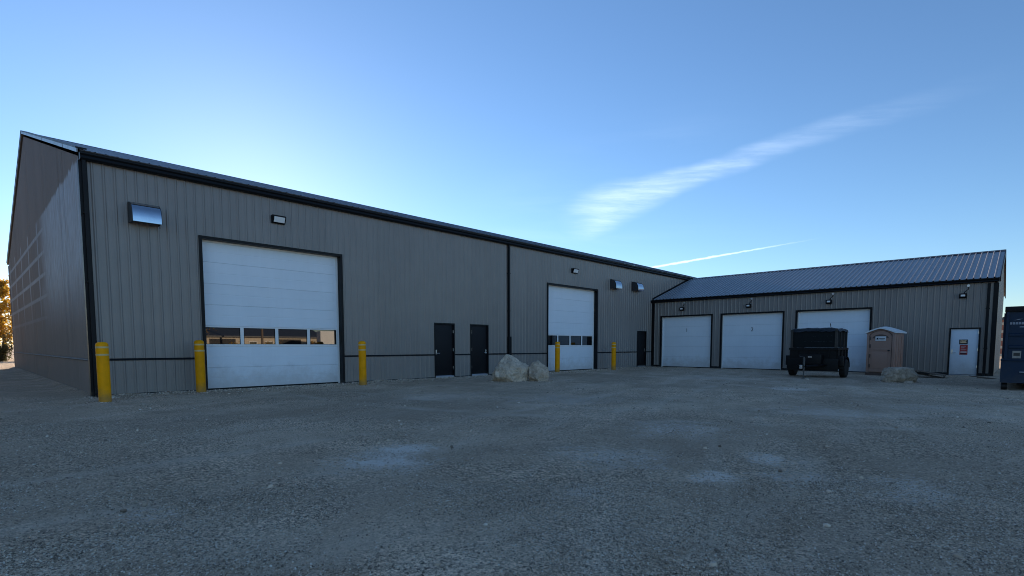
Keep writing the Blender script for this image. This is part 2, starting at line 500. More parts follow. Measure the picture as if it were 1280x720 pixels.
class MB:
    """collects shapes for ONE mesh object"""
    def __init__(self):
        self.v, self.f = [], []

    def add(self, vs, fs):
        n = len(self.v)
        self.v += [tuple(v) for v in vs]
        self.f += [tuple(i + n for i in f) for f in fs]
        return self

    def box(self, x0, x1, y0, y1, z0, z1, c=0.0):
        if c <= 0:
            vs = [(x, y, z) for z in (z0, z1) for y in (y0, y1) for x in (x0, x1)]
            return self.add(vs, [(0, 2, 3, 1), (4, 5, 7, 6), (0, 1, 5, 4), (2, 6, 7, 3), (0, 4, 6, 2), (1, 3, 7, 5)])
        bm = bmesh.new()
        bmesh.ops.create_cube(bm, size=1.0)
        for v in bm.verts:
            v.co = Vector(((x0 + x1) / 2 + v.co.x * (x1 - x0), (y0 + y1) / 2 + v.co.y * (y1 - y0), (z0 + z1) / 2 + v.co.z * (z1 - z0)))
        bmesh.ops.bevel(bm, geom=list(bm.edges), offset=c, segments=2, profile=0.6, affect='EDGES')
        return self.bm(bm)

    def bm(self, bm, M=None):
        bm.verts.index_update()
        vs = [(M @ v.co if M else v.co)[:] for v in bm.verts]
        fs = [tuple(v.index for v in f.verts) for f in bm.faces]
        bm.free()
        return self.add(vs, fs)

    def prism(self, poly, axis, a, b):
        """closed outline in the two other axes, extruded from a to b along axis"""
        n = len(poly)
        def p(q, t):
            r = list(q)
            r.insert(axis, t)
            return tuple(r)
        vs = [p(q, a) for q in poly] + [p(q, b) for q in poly]
        fs = [tuple(range(n))[::-1], tuple(range(n, 2 * n))] + [(i, (i + 1) % n, n + (i + 1) % n, n + i) for i in range(n)]
        return self.add(vs, fs)

    def tube(self, pts, r, seg=10, caps=True, radii=None):
        pts = [Vector(p) for p in pts]
        rings = []
        prev = None
        for i, p in enumerate(pts):
            d = (pts[min(i + 1, len(pts) - 1)] - pts[max(i - 1, 0)]).normalized()
            a = prev if prev is not None and abs(prev.dot(d)) < 0.95 else (Vector((0, 0, 1)) if abs(d.z) < 0.9 else Vector((1, 0, 0)))
            u = d.cross(a).normalized()
            w = d.cross(u).normalized()
            prev = a
            rr = radii[i] if radii else r
            rings.append([p + (u * math.cos(2 * math.pi * k / seg) + w * math.sin(2 * math.pi * k / seg)) * rr for k in range(seg)])
        vs = [q for rg in rings for q in rg]
        fs = []
        for i in range(len(rings) - 1):
            for k in range(seg):
                a, b_ = i * seg + k, i * seg + (k + 1) % seg
                fs.append((a, b_, b_ + seg, a + seg))
        if caps:
            fs.append(tuple(range(seg))[::-1])
            fs.append(tuple(range(len(vs) - seg, len(vs))))
        return self.add(vs, fs)

    def lathe(self, prof, seg=24, M=None):
        vs, fs = [], []
        for (r, z) in prof:
            for k in range(seg):
                a = 2 * math.pi * k / seg
                vs.append(Vector((r * math.cos(a), r * math.sin(a), z)))
        for i in range(len(prof) - 1):
            for k in range(seg):
                a, b_ = i * seg + k, i * seg + (k + 1) % seg
                fs.append((a, b_, b_ + seg, a + seg))
        fs.append(tuple(range(seg))[::-1])
        fs.append(tuple(range(len(vs) - seg, len(vs))))
        if M:
            vs = [M @ v for v in vs]
        return self.add(vs, fs)

    def build(self, name, m, parent=None, smooth=False, autosmooth=None):
        me = meshdata(name, self.v, self.f, m, smooth)
        bm = bmesh.new()
        bm.from_mesh(me)
        bmesh.ops.recalc_face_normals(bm, faces=bm.faces)
        bm.to_mesh(me)
        bm.free()
        if autosmooth:
            me.polygons.foreach_set('use_smooth', [True] * len(me.polygons))
            me.set_sharp_from_angle(angle=R(autosmooth))
        o = bpy.data.objects.new(name, me)
        return link(o, parent)


def bx(name, m, parent, x0, x1, y0, y1, z0, z1, c=0.0):
    return MB().box(x0, x1, y0, y1, z0, z1, c).build(name, m, parent, autosmooth=35 if c else None)


def vnoise(x, y, seed=0):
    return mnoise.noise(Vector((x, y, seed * 17.3)))


def _spline(pts, n=60):
    out = []
    for i in range(n + 1):
        t = i / n
        a = [Vector(p) for p in pts]
        while len(a) > 1:
            a = [a[k].lerp(a[k + 1], t) for k in range(len(a) - 1)]
        out.append(a[0])
    return out


TRACKS = []
for pts in (((16, -26, 0), (9, -14, 0), (3.5, -12, 0), (4.8, 0, 0)), ((7, -27, 0), (8, -15, 0), (20, -13, 0), (20.2, 0, 0)),
            ((-12, -10, 0), (2, -13, 0), (14, -9, 0), (28, -6, 0)), ((-10, -14, 0), (4, -16.5, 0), (14, -13, 0), (28, -10.2, 0)), ((12, -28, 0), (10, -19, 0), (18, -12, 0), (28, -2.4, 0))):
    c = _spline(pts)
    for sgn in (-.85, .85):
        tr_ = []
        for i in range(len(c)):
            d = (c[min(i + 1, len(c) - 1)] - c[max(i - 1, 0)]).normalized()
            tr_.append((c[i].x - d.y * sgn, c[i].y + d.x * sgn))
        TRACKS.append(np.array(tr_))


def rut_field(X, Y):
    best = np.zeros(len(X))
    for k, T in enumerate(TRACKS):
        A, B = T[:-1], T[1:]
        dmin = np.full(len(X), 1e9)
        for a, b in zip(A, B):
            ab = b - a
            t = np.clip(((X - a[0]) * ab[0] + (Y - a[1]) * ab[1]) / (ab @ ab), 0, 1)
            dmin = np.minimum(dmin, np.hypot(X - a[0] - t * ab[0], Y - a[1] - t * ab[1]))
        best = np.maximum(best, np.exp(-(dmin / .17) ** 2) * (1.0 if k % 4 < 2 else .7))
    return best


DOORX = [(2.4, 7.1), (17.9, 22.5), (10.9, 14.0), (26.6, 27.8)]


def gz(x, y):
    """height of the yard surface"""
    if y > 30 or x > 60 or x < -40 or y < -60:
        return 0.0
    near = min(1.0, max(0.0, (-0.15 - y) / 2.5)) if x < 28.4 else 1.0
    if -0.5 < x:
        k = max(0.0, near)
    else:
        k = min(1.0, max(near, (-0.5 - x) / 2.0))
    kw = min(1.0, max(0.0, (28.3 - x) / 2.5))
    k *= kw
    h = 0.030 * vnoise(x * .35, y * .35, 1) + 0.022 * vnoise(x * .9, y * .9, 2) + 0.010 * vnoise(x * 2.6, y * 2.6, 3)
    # loose berm of gravel against the walls
    berm = 0.0
    if y > -1.5 and -0.3 < x < 28.4 and not any(a < x < b for a, b in DOORX):
        berm = 0.055 * math.exp(y / .28) * max(0.0, .45 + 1.3 * vnoise(x * 1.3, y * 2, 5))
    return h * (0.25 + 0.75 * k) + 0.012 * (1 - k) + max(0.0, min(berm, .07))


# ------------------------------------------------------------------ ground
xs = np.concatenate([[-3000, -800, -250, -90, -45, -25], np.arange(-14, 36, 0.22), [37, 45, 70, 150, 400, 1000, 3000]])
ys = np.concatenate([[-3000, -800, -250, -100, -60, -35], np.arange(-24, 3, 0.22), [4, 8, 15, 26, 40, 70, 150, 400, 1000, 3000]])
gv = [(x, y, gz(x, y)) for y in ys for x in xs]
nx = len(xs)
gf = [(j * nx + i, j * nx + i + 1, (j + 1) * nx + i + 1, (j + 1) * nx + i) for j in range(len(ys) - 1) for i in range(nx - 1)]
gme = meshdata('ground', gv, gf, M_GROUND, True)
ga = np.array(gv)
rut = rut_field(ga[:, 0], ga[:, 1]) * (ga[:, 1] < -.6)
gme.attributes.new('rut', 'FLOAT', 'POINT').data.foreach_set('value', rut)
ga[:, 2] -= rut * .012
gme.vertices.foreach_set('co', ga.ravel())
pd = np.stack([np.hypot(ga[:, 0] - p[0], ga[:, 1] - p[1]) / p[2] for p in PALE], 1)
gme.attributes.new('pale_dist', 'FLOAT', 'POINT').data.foreach_set('value', np.minimum(pd.min(1), 6.0))
wgt = np.exp(-pd * 2.0) + 1e-9
gme.attributes.new('pale_amount', 'FLOAT', 'POINT').data.foreach_set('value', (wgt * np.array([p[3] for p in PALE])).sum(1) / wgt.sum(1))
tag(link(bpy.data.objects.new('ground', gme)), 'dark gravel yard with pale dusty patches', kind='structure')

# ------------------------------------------------------------------ ribbed steel sheets
PITCHR = 0.2286
SHEET = PITCHR * 4


def profile(x0, x1, origin=0.0, hgt=0.024, extra=()):
    """(x, height) points of the ribbed profile between x0 and x1"""
    pts = {round(x0, 4), round(x1, 4)} | {round(e, 4) for e in extra if x0 < e < x1}
    k0 = math.floor((x0 - origin) / PITCHR) - 1
    k1 = math.ceil((x1 - origin) / PITCHR) + 1
    for k in range(k0, k1 + 1):
        c = origin + k * PITCHR
        for d in (-0.036, -0.012, 0.012, 0.036, -0.0835, -0.0775, 0.0775, 0.0835):
            if x0 < c + d < x1:
                pts.add(round(c + d, 4))
    def h(x):
        d = abs((x - origin) / PITCHR - round((x - origin) / PITCHR)) * PITCHR
        if d <= 0.0121:
            return hgt
        if d < 0.036:
            return hgt * (0.036 - d) / 0.024
        if 0.0775 <= d <= 0.0835:
            return 0.0022
        return 0.0
    p = sorted(pts)
    return [(x, h(x)) for x in p]


def sheet_mesh(name, m, a0, a1, zlo, zhi, openings, place, origin=0.0, hgt=0.021, zhi_fn=None):
    """one sheet; openings = (a_lo, a_hi, z_lo, z_hi); place(a, h, z) -> world"""
    extra = [e for op in openings for e in op[:2]]
    pr = profile(a0, a1, origin, hgt, extra)
    vs, fs = [], []
    for (xa, ha), (xb, hb) in zip(pr[:-1], pr[1:]):
        mid = (xa + xb) / 2
        zt = [zhi_fn(xa), zhi_fn(xb)] if zhi_fn else [zhi, zhi]
        segs = [(zlo, None)]
        for (o0, o1, p0, p1) in openings:
            if o0 < mid < o1:
                new = []
                for (s0, s1) in segs:
                    top = s1 if s1 is not None else min(zt)
                    if p1 <= s0 or p0 >= top:
                        new.append((s0, s1))
                        continue
                    if p0 > s0:
                        new.append((s0, p0))
                    if p1 < top:
                        new.append((p1, s1))
                segs = new
        for (s0, s1) in segs:
            za, zb = (s1, s1) if s1 is not None else zt
            if max(za, zb) - s0 < 0.005:
                continue
            n = len(vs)
            vs += [place(xa, ha, s0), place(xb, hb, s0), place(xb, hb, zb), place(xa, ha, za)]
            fs.append((n, n + 1, n + 2, n + 3))
    if not fs:
        return None
    me = meshdata(name, vs, fs, m)
    bm = bmesh.new()
    bm.from_mesh(me)
    bmesh.ops.remove_doubles(bm, verts=bm.verts, dist=0.0005)
    bm.to_mesh(me)
    bm.free()
    return me


def sheets(name, m, parent, a_start, a_end, zlo, zhi, openings, place, hgt=0.021, zhi_fn=None):
    k = 0
    a = a_start
    while a < a_end - 0.02:
        b = min(a + SHEET, a_end)
        dz = random.uniform(-0.0012, 0.0012)
        tilt = random.uniform(-0.0022, 0.0022)
        me = sheet_mesh(name, m, a, b, zlo, zhi, openings, lambda u, h, z, a=a, dz=dz, tilt=tilt: place(u, h + dz + tilt * (u - a), z), a_start + PITCHR / 2, hgt, zhi_fn)
        if me:
            link(bpy.data.objects.new(name, me), parent)
        a = b


# ------------------------------------------------------------------ main building
HE, RIDGE_Y, RIDGE_Z, EAVE_Z = 5.95, 12.85, 10.02, 6.10
MLEN, MDEP = 46.0, 25.7
SLOPE = (RIDGE_Z - EAVE_Z) / (RIDGE_Y + 0.15)
main = empty('main_building', (0, 0, 0))
tag(main, 'long taupe ribbed steel workshop with black trim and two tall white overhead doors', 'building')

D1 = (2.64, 6.91, 4.38)
D2 = (18.08, 22.29, 4.37)
MD = [(10.94, 12.01, 2.25), (12.90, 13.96, 2.25), (26.66, 27.74, 2.25)]
ops = [(D1[0] - 0.02, D1[1] + 0.02, -1, D1[2] + 0.02), (D2[0] - 0.02, D2[1] + 0.02, -1, D2[2] + 0.02)] + [(a, b, -1, c) for a, b, c in MD]
sheets('wall_panel', M_WALL, main, 0.10, 34.8, 0.985, HE, ops, lambda u, h, z: (u, -0.02 - h, z))
sheets('base_panel', M_WALL, main, 0.10, 29.5, 0.05, 0.925, ops, lambda u, h, z: (u, -0.022 - h, z))


def gable_top(u):      # u runs along +Y
    return HE + 0.10 + SLOPE * min(u, 2 * RIDGE_Y - u) - 0.05


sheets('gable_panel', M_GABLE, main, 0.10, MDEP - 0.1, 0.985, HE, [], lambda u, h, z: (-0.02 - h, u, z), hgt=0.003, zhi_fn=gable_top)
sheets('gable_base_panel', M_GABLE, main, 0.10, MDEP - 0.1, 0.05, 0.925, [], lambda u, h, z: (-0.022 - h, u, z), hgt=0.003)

# solid core behind the sheets: recessed at the doors by 0.25 m
core = MB()
core.prism([(0.26, -0.4), (MDEP, -0.4), (MDEP, HE), (RIDGE_Y, RIDGE_Z - 0.25), (0.26, HE)], 0, 0.02, MLEN)
core.build('wall_core', M_WALL, main)
# back and far walls are the core itself; roof sheets
def roof_place(u, h, z):
    y = -0.15 + z
    return (u, y, EAVE_Z + 0.03 + SLOPE * z + h)
sheets('roof_panel', M_ROOF, main, -0.06, MLEN, 0.0, RIDGE_Y + 0.15, [], roof_place, hgt=0.012)
MB().add([(-0.06, RIDGE_Y, RIDGE_Z + .03), (MLEN, RIDGE_Y, RIDGE_Z + .03), (MLEN, MDEP + .2, EAVE_Z + .03), (-0.06, MDEP + .2, EAVE_Z + .03),
          (-0.06, RIDGE_Y, RIDGE_Z - .05), (MLEN, RIDGE_Y, RIDGE_Z - .05), (MLEN, MDEP + .2, EAVE_Z - .05), (-0.06, MDEP + .2, EAVE_Z - .05)],
         [(0, 1, 2, 3), (4, 5, 6, 7), (0, 1, 5, 4), (1, 2, 6, 5), (2, 3, 7, 6), (3, 0, 4, 7)]).build('rear_roof_slope', M_ROOF, main)
MB().prism([(RIDGE_Y - .25, RIDGE_Z - .03), (RIDGE_Y, RIDGE_Z + .06), (RIDGE_Y + .25, RIDGE_Z - .03), (RIDGE_Y, RIDGE_Z + .045)], 0, -0.08, MLEN).build('ridge_cap', M_ROOF, main)
# rake trim on the near gable: face board and top cap
for s, nm in ((0, 'rake_trim'), (1, 'rake_trim')):
    y0, y1 = (-0.15, RIDGE_Y) if s == 0 else (MDEP + .15, RIDGE_Y)
    mb = MB()
    n = 6
    for i in range(n):
        ya_, yb_ = y0 + (y1 - y0) * i / n, y0 + (y1 - y0) * (i + 1) / n
        za, zb = EAVE_Z + SLOPE * abs(ya_ - y0), EAVE_Z + SLOPE * abs(yb_ - y0)
        g = 0.004 * (1 if i % 2 else 0)
        mb.prism([(ya_, za - 0.05), (yb_, zb - 0.05), (yb_, zb + 0.045), (ya_, za + 0.045)], 0, -0.085 - g, -0.055)
    mb.build(nm, M_RAKE, main)
    MB().prism([(y0, EAVE_Z + 0.045), (y1, RIDGE_Z + 0.045), (y1, RIDGE_Z + 0.085), (y0, EAVE_Z + 0.085)], 0, -0.10, 0.12).build('rake_cap', M_BLACK, main)

# eave: gutter with rolled lip, drip edge, brackets
gut = [(-0.03, 5.90), (-0.15, 5.90), (-0.175, 5.94), (-0.165, 6.00), (-0.195, 6.04), (-0.195, 6.075), (-0.18, 6.075), (-0.18, 6.05), (-0.03, 5.95)]
MB().prism(gut, 0, -0.02, MLEN).build('gutter', M_BLACK, main)
MB().prism([(-0.03, 6.02), (-0.16, 6.105), (-0.165, 6.125), (-0.03, 6.14)], 0, -0.02, MLEN).build('drip_edge', M_ROOF, main)
bx('gutter_end_cap', M_BLACK, main, -0.026, -0.0205, -0.195, -0.03, 5.902, 6.095)
# corner trims
MB().prism([(-0.052, -0.052), (0.12, -0.052), (0.12, -0.005), (-0.005, -0.005), (-0.005, 0.12), (-0.052, 0.12)], 2, 0.02, 5.895).build('corner_trim', M_BLACK, main)
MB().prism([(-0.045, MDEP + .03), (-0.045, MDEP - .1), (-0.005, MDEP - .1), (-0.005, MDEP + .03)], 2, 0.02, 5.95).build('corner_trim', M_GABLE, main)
# belt trim and base flashing, broken at the doors
gaps = sorted([(D1[0] - .08, D1[1] + .08), (D2[0] - .08, D2[1] + .08)] + [(a, b) for a, b, _ in MD])
x = 0.121
for g0, g1 in gaps + [(28.41, 0)]:
    MB().prism([(-0.012, 0.93), (-0.052, 0.93), (-0.052, 0.945), (-0.035, 0.975), (-0.012, 0.98)], 0, x, g0).build('belt_trim', M_BLACK, main)
    MB().prism([(-0.012, -0.1), (-0.055, -0.1), (-0.055, 0.03), (-0.035, 0.055), (-0.012, 0.055)], 0, x, g0).build('base_flashing', M_BLACK, main)
    x = g1
MB().prism([(-0.012, 0.93), (-0.050, 0.93), (-0.055, 0.945), (-0.035, 0.975), (-0.012, 0.98)], 1, 0.121, MDEP - .1).add([], []).build('belt_trim', M_PALEFLASH, main)
MB().prism([(-0.012, -0.1), (-0.070, -0.1), (-0.070, 0.02), (-0.035, 0.06), (-0.012, 0.06)], 1, 0.121, MDEP - .1).build('base_flashing', M_PALEFLASH, main)


def rot_pts(pts, f):
    return [f(*p) for p in pts]


class Face:
    """local (u along wall, d outwards, z) -> world, for the two facades"""
    def __init__(self, kind):
        self.kind = kind

    def mb(self):
        return FMB(self.kind)


WX = 28.434


class FMB(MB):
    def __init__(self, kind):
        super().__init__()
        self.k = kind

    def build(self, *a, **k):
        if self.k == 'main':
            self.v = [(u, -d, z) for (u, d, z) in self.v]
        else:           # wing facade faces -X, u runs along -Y
            self.v = [(WX - d, -u, z) for (u, d, z) in self.v]
        return super().build(*a, **k)


def overhead_door(face, parent, u0, u1, ztop, recess, trim, nsec, window_sec=None, label=None):
    F = lambda: FMB(face)
    # black jamb / head trim belongs to the building
    fr = F()
    fr.box(u0 - trim, u0, -recess - .06, 0.058, -0.1, ztop + trim)
    fr.box(u1, u1 + trim, -recess - .06, 0.058, -0.1, ztop + trim)
    fr.box(u0, u1, -recess - .06, 0.058, ztop, ztop + trim - .001)
    fr.build('door_surround', M_BLACK, parent)
    root = bpy.data.objects.new('overhead_door', None)
    link(root, parent)
    if label:
        root['label'] = label
    # white stop seals at both jambs and the head
    st = F()
    st.box(u0 + .001, u0 + .05, -recess + .003, -recess + .05, 0.0, ztop - .001)
    st.box(u1 - .05, u1 - .001, -recess + .003, -recess + .05, 0.0, ztop - .001)
    st.box(u0 + .05, u1 - .05, -recess + .003, -recess + .05, ztop - .05, ztop - .001)
    st.build('stop_seal', M_DOORFRAME, root)
    a, b = u0 + .012, u1 - .012
    z0 = 0.05
    hs = (ztop - z0) / nsec
    for i in range(nsec):
        za, zb = z0 + i * hs, z0 + (i + 1) * hs
        g = 0.0016
        y1, y0 = -recess, -recess - 0.045
        s = F()
        if i == window_sec:
            za2, zb2 = za + g, zb - g
            nW = 4
            st_w = 0.065
            rail = 0.075
            w = (b - a - st_w * 2 - 0.10 * (nW - 1)) / nW
            s.box(a, b, y0, y1, za2, za2 + rail)
            s.box(a, b, y0, y1, zb2 - rail * .55, zb2)
            xx = a
            for k in range(nW + 1):
                ww = st_w if k in (0, nW) else 0.10
                s.box(xx, xx + ww, y0, y1, za2 + rail, zb2 - rail * .55)
                xx += ww + w
            s.build('glazed_section', M_DOORFRAME, root)
            xx = a + st_w
            for k in range(nW):
                F().box(xx + .001, xx + w - .001, y0 + .012, y1 - .020, za2 + rail + .001, zb2 - rail * .55 - .001).build('window_pane', M_GLASS, root)
                gk = F()
                for (q0, q1, r0, r1) in ((xx, xx + w, za2 + rail, za2 + rail + .014), (xx, xx + w, zb2 - rail * .55 - .014, zb2 - rail * .55),
                                         (xx, xx + .014, za2 + rail + .014, zb2 - rail * .55 - .014), (xx + w - .014, xx + w, za2 + rail + .014, zb2 - rail * .55 - .014)):
                    gk.box(q0, q1, y1 - .0195, y1 - .006, r0, r1)
                gk.build('glazing_gasket', M_RUBBER, root)
                xx += w + 0.10
        else:
            # insulated flush section: chamfered joints and one shallow pencil groove
            zm = (za + zb) / 2
            prof = [(y0, za + g), (y1 - .006, za + g), (y1, za + g + .008), (y1, zm - .012), (y1 - .003, zm - .005), (y1 - .003, zm + .005), (y1, zm + .012),
                    (y1, zb - g - .008), (y1 - .006, zb - g), (y0, zb - g)]
            s.prism(prof, 0, a, b)
            s.build('door_section', M_DOOR, root)
    F().box(a, b, -recess - .06, -recess - .002, 0.004, z0 + .003).build('bottom_seal', M_RUBBER, root)
    # dark backing that closes the joints
    F().box(a, b, -recess - .075, -recess - .062, 0.0, ztop).build('track_shadow_board', M_RUBBER, root)
    return root


def man_door(face, parent, u0, u1, ztop, leaf_m, frame_m, hinge_left, label=None, thr=True):
    F = lambda: FMB(face)
    t = 0.055
    fr = F()
    fr.box(u0, u0 + t, -0.12, 0.050, -0.05, ztop)
    fr.box(u1 - t, u1, -0.12, 0.050, -0.05, ztop)
    fr.box(u0 + t, u1 - t, -0.12, 0.050, ztop - t, ztop - .001)
    fr.build('door_surround', frame_m, parent)
    root = bpy.data.objects.new('man_door', None)
    link(root, parent)
    if label:
        root['label'] = label
    l, r = u0 + t + .004, u1 - t - .004
    zb = 0.13 if thr else 0.06
    F().box(l, r, -0.050, -0.005, zb, ztop - t - .004, 0.003).build('door_leaf', leaf_m, root, autosmooth=35)
    if thr:
        F().prism([(-0.11, -0.05), (0.05, -0.05), (0.05, 0.07), (0.02, 0.10), (-0.11, 0.115)], 0, u0 + t, u1 - t).build('threshold', M_ALU, root)
    else:
        F().prism([(-0.11, -0.05), (0.04, -0.05), (0.04, 0.02), (0.0, 0.045), (-0.11, 0.05)], 0, u0 + t, u1 - t).build('threshold', M_ALU, root)
    hx = l if hinge_left else r
    for hz in (0.35, 1.10, 1.85):
        F().box(hx - .018, hx + .018, -0.004, 0.034, hz, hz + .13).build('hinge', M_CHROME, root)
    kx = (r - .07) if hinge_left else (l + .07)
    sgn = -1 if hinge_left else 1
    F().box(kx - .028, kx + .028, -0.005, 0.004, 0.98, 1.16, 0.002).build('lock_plate', M_CHROME, root)
    h = F()
    h.tube([(kx, 0.004, 1.02), (kx, 0.055, 1.02)], 0.016, 10)
    h.tube([(kx, 0.055, 1.02), (kx + sgn * .07, 0.060, 1.02), (kx + sgn * .14, 0.055, 1.018)], 0.012, 8)
    h.build('lever_handle', M_CHROME, root, autosmooth=40)
    c = F()
    c.tube([(kx, 0.004, 1.11), (kx, 0.022, 1.11)], 0.022, 12)
    c.build('lock_cylinder', M_CHROME, root, autosmooth=40)
    return root


overhead_door('main', main, D1[0], D1[1], D1[2], 0.20, 0.08, 7, 2, 'tall white sectional door with four windows near the yellow posts')
overhead_door('main', main, D2[0], D2[1], D2[2], 0.20, 0.08, 7, 2, 'tall white sectional door behind the boulders')
man_door('main', main, *MD[0], M_DARKDOOR, M_BLACK, False)
man_door('main', main, *MD[1], M_DARKDOOR, M_BLACK, True)
man_door('main', main, *MD[2], M_DARKDOOR, M_BLACK, True)
# concrete sills in front of the big doors
bx('door_sill', M_CONC, main, D1[0] + .003, D1[1] - .003, -0.22, 0.26, -0.3, 0.002)
bx('door_sill', M_CONC, main, D2[0] + .003, D2[1] - .003, -0.22, 0.26, -0.3, 0.002)


def exhaust_hood(u, z, w=0.66, h=0.52, d=0.46):
    root = bpy.data.objects.new('exhaust_hood', None)
    link(root, main)
    # curved galvanised sheet over the front
    n = 9
    arc = [(d * 0.30, z + h)]
    for i in range(n):
        a = (i / (n - 1)) * math.pi / 2 * 0.96
        arc.append((d * 0.30 + math.sin(a) * d * 0.70, z + 0.07 + (h - 0.07) * (math.cos(a) ** 0.85 if math.cos(a) > 0 else 0)))
    arc.append((d, z))
    top = [(0.0, z + h)] + arc
    # side cheeks
    poly = [(0.0, z)] + top
    for uu in (u, u + w - .012):
        F = FMB('main')
        F.prism(poly, 0, uu, uu + .012)
        F.build('side_cheek', M_GALVSIDE, root)
    F = FMB('main')
    vs, fs = [], []
    for (dd, zz) in top[1:]:
        vs += [(u + .012, dd - .004, zz - .003), (u + w - .012, dd - .004, zz - .003)]
    for i in range(len(top) - 2):
        fs.append((2 * i, 2 * i + 1, 2 * i + 3, 2 * i + 2))
    F.add(vs, fs)
    F.build('curved_cover', M_GALV, root, autosmooth=40)
    F = FMB('main')
    F.prism([(0.0, z + h - .006), (d * .30, z + h - .006), (d * .30, z + h + .010), (0.0, z + h + .010)], 0, u - .004, u + w + .004)
    F.build('top_flange', M_GALVSIDE, root)
    F = FMB('main')
    F.box(u + .012, u + w - .012, d - .05, d - .012, z - .012, z + .018)
    F.box(u + .012, u + w - .012, 0.0, d - .05, z + .06, z + .068)
    F.build('bird_screen', M_GALVSIDE, root)
    F = FMB('main')
    F.box(u - .05, u, 0.0, 0.024, z - .04, z + h + .04)
    F.box(u + w, u + w + .05, 0.0, 0.024, z - .04, z + h + .04)
    F.build('wall_flange', M_GALVSIDE, root)


exhaust_hood(0.93, 4.53)
exhaust_hood(23.55, 4.58)
exhaust_hood(25.95, 4.64)


def wall_pack(face, parent, u, z, w=0.40, h=0.24, d=0.20):
    root = bpy.data.objects.new('wall_pack_light', None)
    link(root, parent)
    F = FMB(face)
    # hood: deep top, lens tilted downwards
    F.prism([(0.02, z), (0.02, z + h), (d * .8, z + h), (d, z + h - .03), (d, z + h - .05), (d * .62, z + .02), (d * .5, z)], 0, u, u + w)
    F.build('housing', M_BLACK, root)
    F = FMB(face)
    off = .004
    F.add([(u + .035, d + off, z + h - .055), (u + w - .035, d + off, z + h - .055), (u + w - .035, d * .62 + off + .012, z + .028), (u + .035, d * .62 + off + .012, z + .028),
           (u + .035, d - .02, z + h - .055), (u + w - .035, d - .02, z + h - .055), (u + w - .035, d * .62 - .01, z + .028), (u + .035, d * .62 - .01, z + .028)],
          [(0, 1, 2, 3), (4, 5, 6, 7), (0, 1, 5, 4), (1, 2, 6, 5), (2, 3, 7, 6), (3, 0, 4, 7)])
    F.build('lens', M_LENS, root)
    F = FMB(face)
    F.box(u + w * .3, u + w * .7, 0.0, 0.02, z - .02, z + h + .02)
    F.build('back_plate', M_BLACK, root)


wall_pack('main', main, 4.62, 5.14)
wall_pack('main', main, 19.95, 5.11, 0.44)


def downspout(face, parent, u, ztop, zfat=None, w=0.10, d=0.085, off=0.03):
    F = FMB(face)
    F.prism([(off, ztop), (off + d, ztop), (off + d, 0.10), (off + d + .18, 0.03), (off + d + .16, -0.03), (off, 0.06)], 0, u, u + w)
    o = F.build('downspout', M_BLACK, parent)
    if zfat:
        F = FMB(face)
        F.box(u - .012, u + w + .075, off - .004, off + d + .015, 0.0, zfat)
        F.build('downspout_boot', M_BLACK, o)
    for z in (1.2, 2.9, 4.6):
        if z < ztop - .3 and not (zfat and z < zfat):
            F = FMB(face)
            F.box(u - .02, u + w + .02, off - .006, off + d + .006, z, z + .035)
            F.build('strap', M_BLACK, o)


downspout('main', main, 15.18, 5.90, 1.75, w=0.095)
downspout('main', main, 0.01, 5.90, None, w=0.075, off=0.053)

# ------------------------------------------------------------------ garage wing
WL, WR_X, WR_Z, WE_Z, WDEP = 16.28, 33.85, 6.03, 4.20, 10.8
wing = empty('garage_wing', (WX, -WL, 0))
tag(wing, 'low taupe ribbed steel garage wing with three white doors and dark metal roof', 'building')
winv = Matrix.Translation((-WX, WL, 0))


def wsheet_fix(o):
    pass


class _W:
    pass


wparent = wing
_before = set(bpy.data.objects)
WD = [(0.71, 3.90), (4.53, 7.81), (8.52, 11.76)]
WZ = 3.12
WMD = (14.78, 15.84, 2.12)
wops = [(a - .02, b + .02, -1, WZ + .02) for a, b in WD] + [(WMD[0], WMD[1], -1, WMD[2])]
sheets('wall_panel', M_WALL, wing, 0.12, WL - .10, 0.05, 4.05, wops, lambda u, h, z: (WX - 0.02 - h, -u, z))
MB().prism([(WX + .24, -0.4), (WX + WDEP, -0.4), (WX + WDEP, 4.05), (WR_X, WR_Z - .22), (WX + .24, 4.05)], 1, -WL + .02, 0.24).build('wall_core', M_WALL, wing)
WS = (WR_Z - WE_Z) / (WR_X - (WX - .12))
# end gable sheets
sheets('gable_panel', M_WALL, wing, WX + .1, WX + WDEP - .1, 0.05, 4.0, [], lambda u, h, z: (u, -WL - h, z), zhi_fn=lambda u: 4.02 + WS * min(u - WX, 2 * WR_X - WX - u))


def wroof(u, h, z):
    return (WX - 0.12 + z, -u, WE_Z + .02 + WS * z + h)


# the sheets are cut along the junction with the taller wall and roof
sheets('roof_panel', M_WROOF, wing, 0.06, WL + 0.07, 0.0, WR_X - WX + .12, [], wroof, hgt=0.042)
yr = -WL - .07
MB().add([(WR_X, .1, WR_Z + .02), (WR_X, yr, WR_Z + .02), (WX + WDEP + .12, yr, WE_Z + .02), (WX + WDEP + .12, .1, WE_Z + .02),
          (WR_X, .1, WR_Z - .05), (WR_X, yr, WR_Z - .05), (WX + WDEP + .12, yr, WE_Z - .05), (WX + WDEP + .12, .1, WE_Z - .05)],
         [(0, 1, 2, 3), (4, 5, 6, 7), (0, 1, 5, 4), (1, 2, 6, 5), (2, 3, 7, 6), (3, 0, 4, 7)]).build('rear_roof_slope', M_WROOF, wing)
MB().prism([(WR_X - .2, WR_Z - .02), (WR_X, WR_Z + .07), (WR_X + .2, WR_Z - .02), (WR_X, WR_Z + .05)], 1, yr - .02, -0.16).build('ridge_cap', M_ROOF, wing)
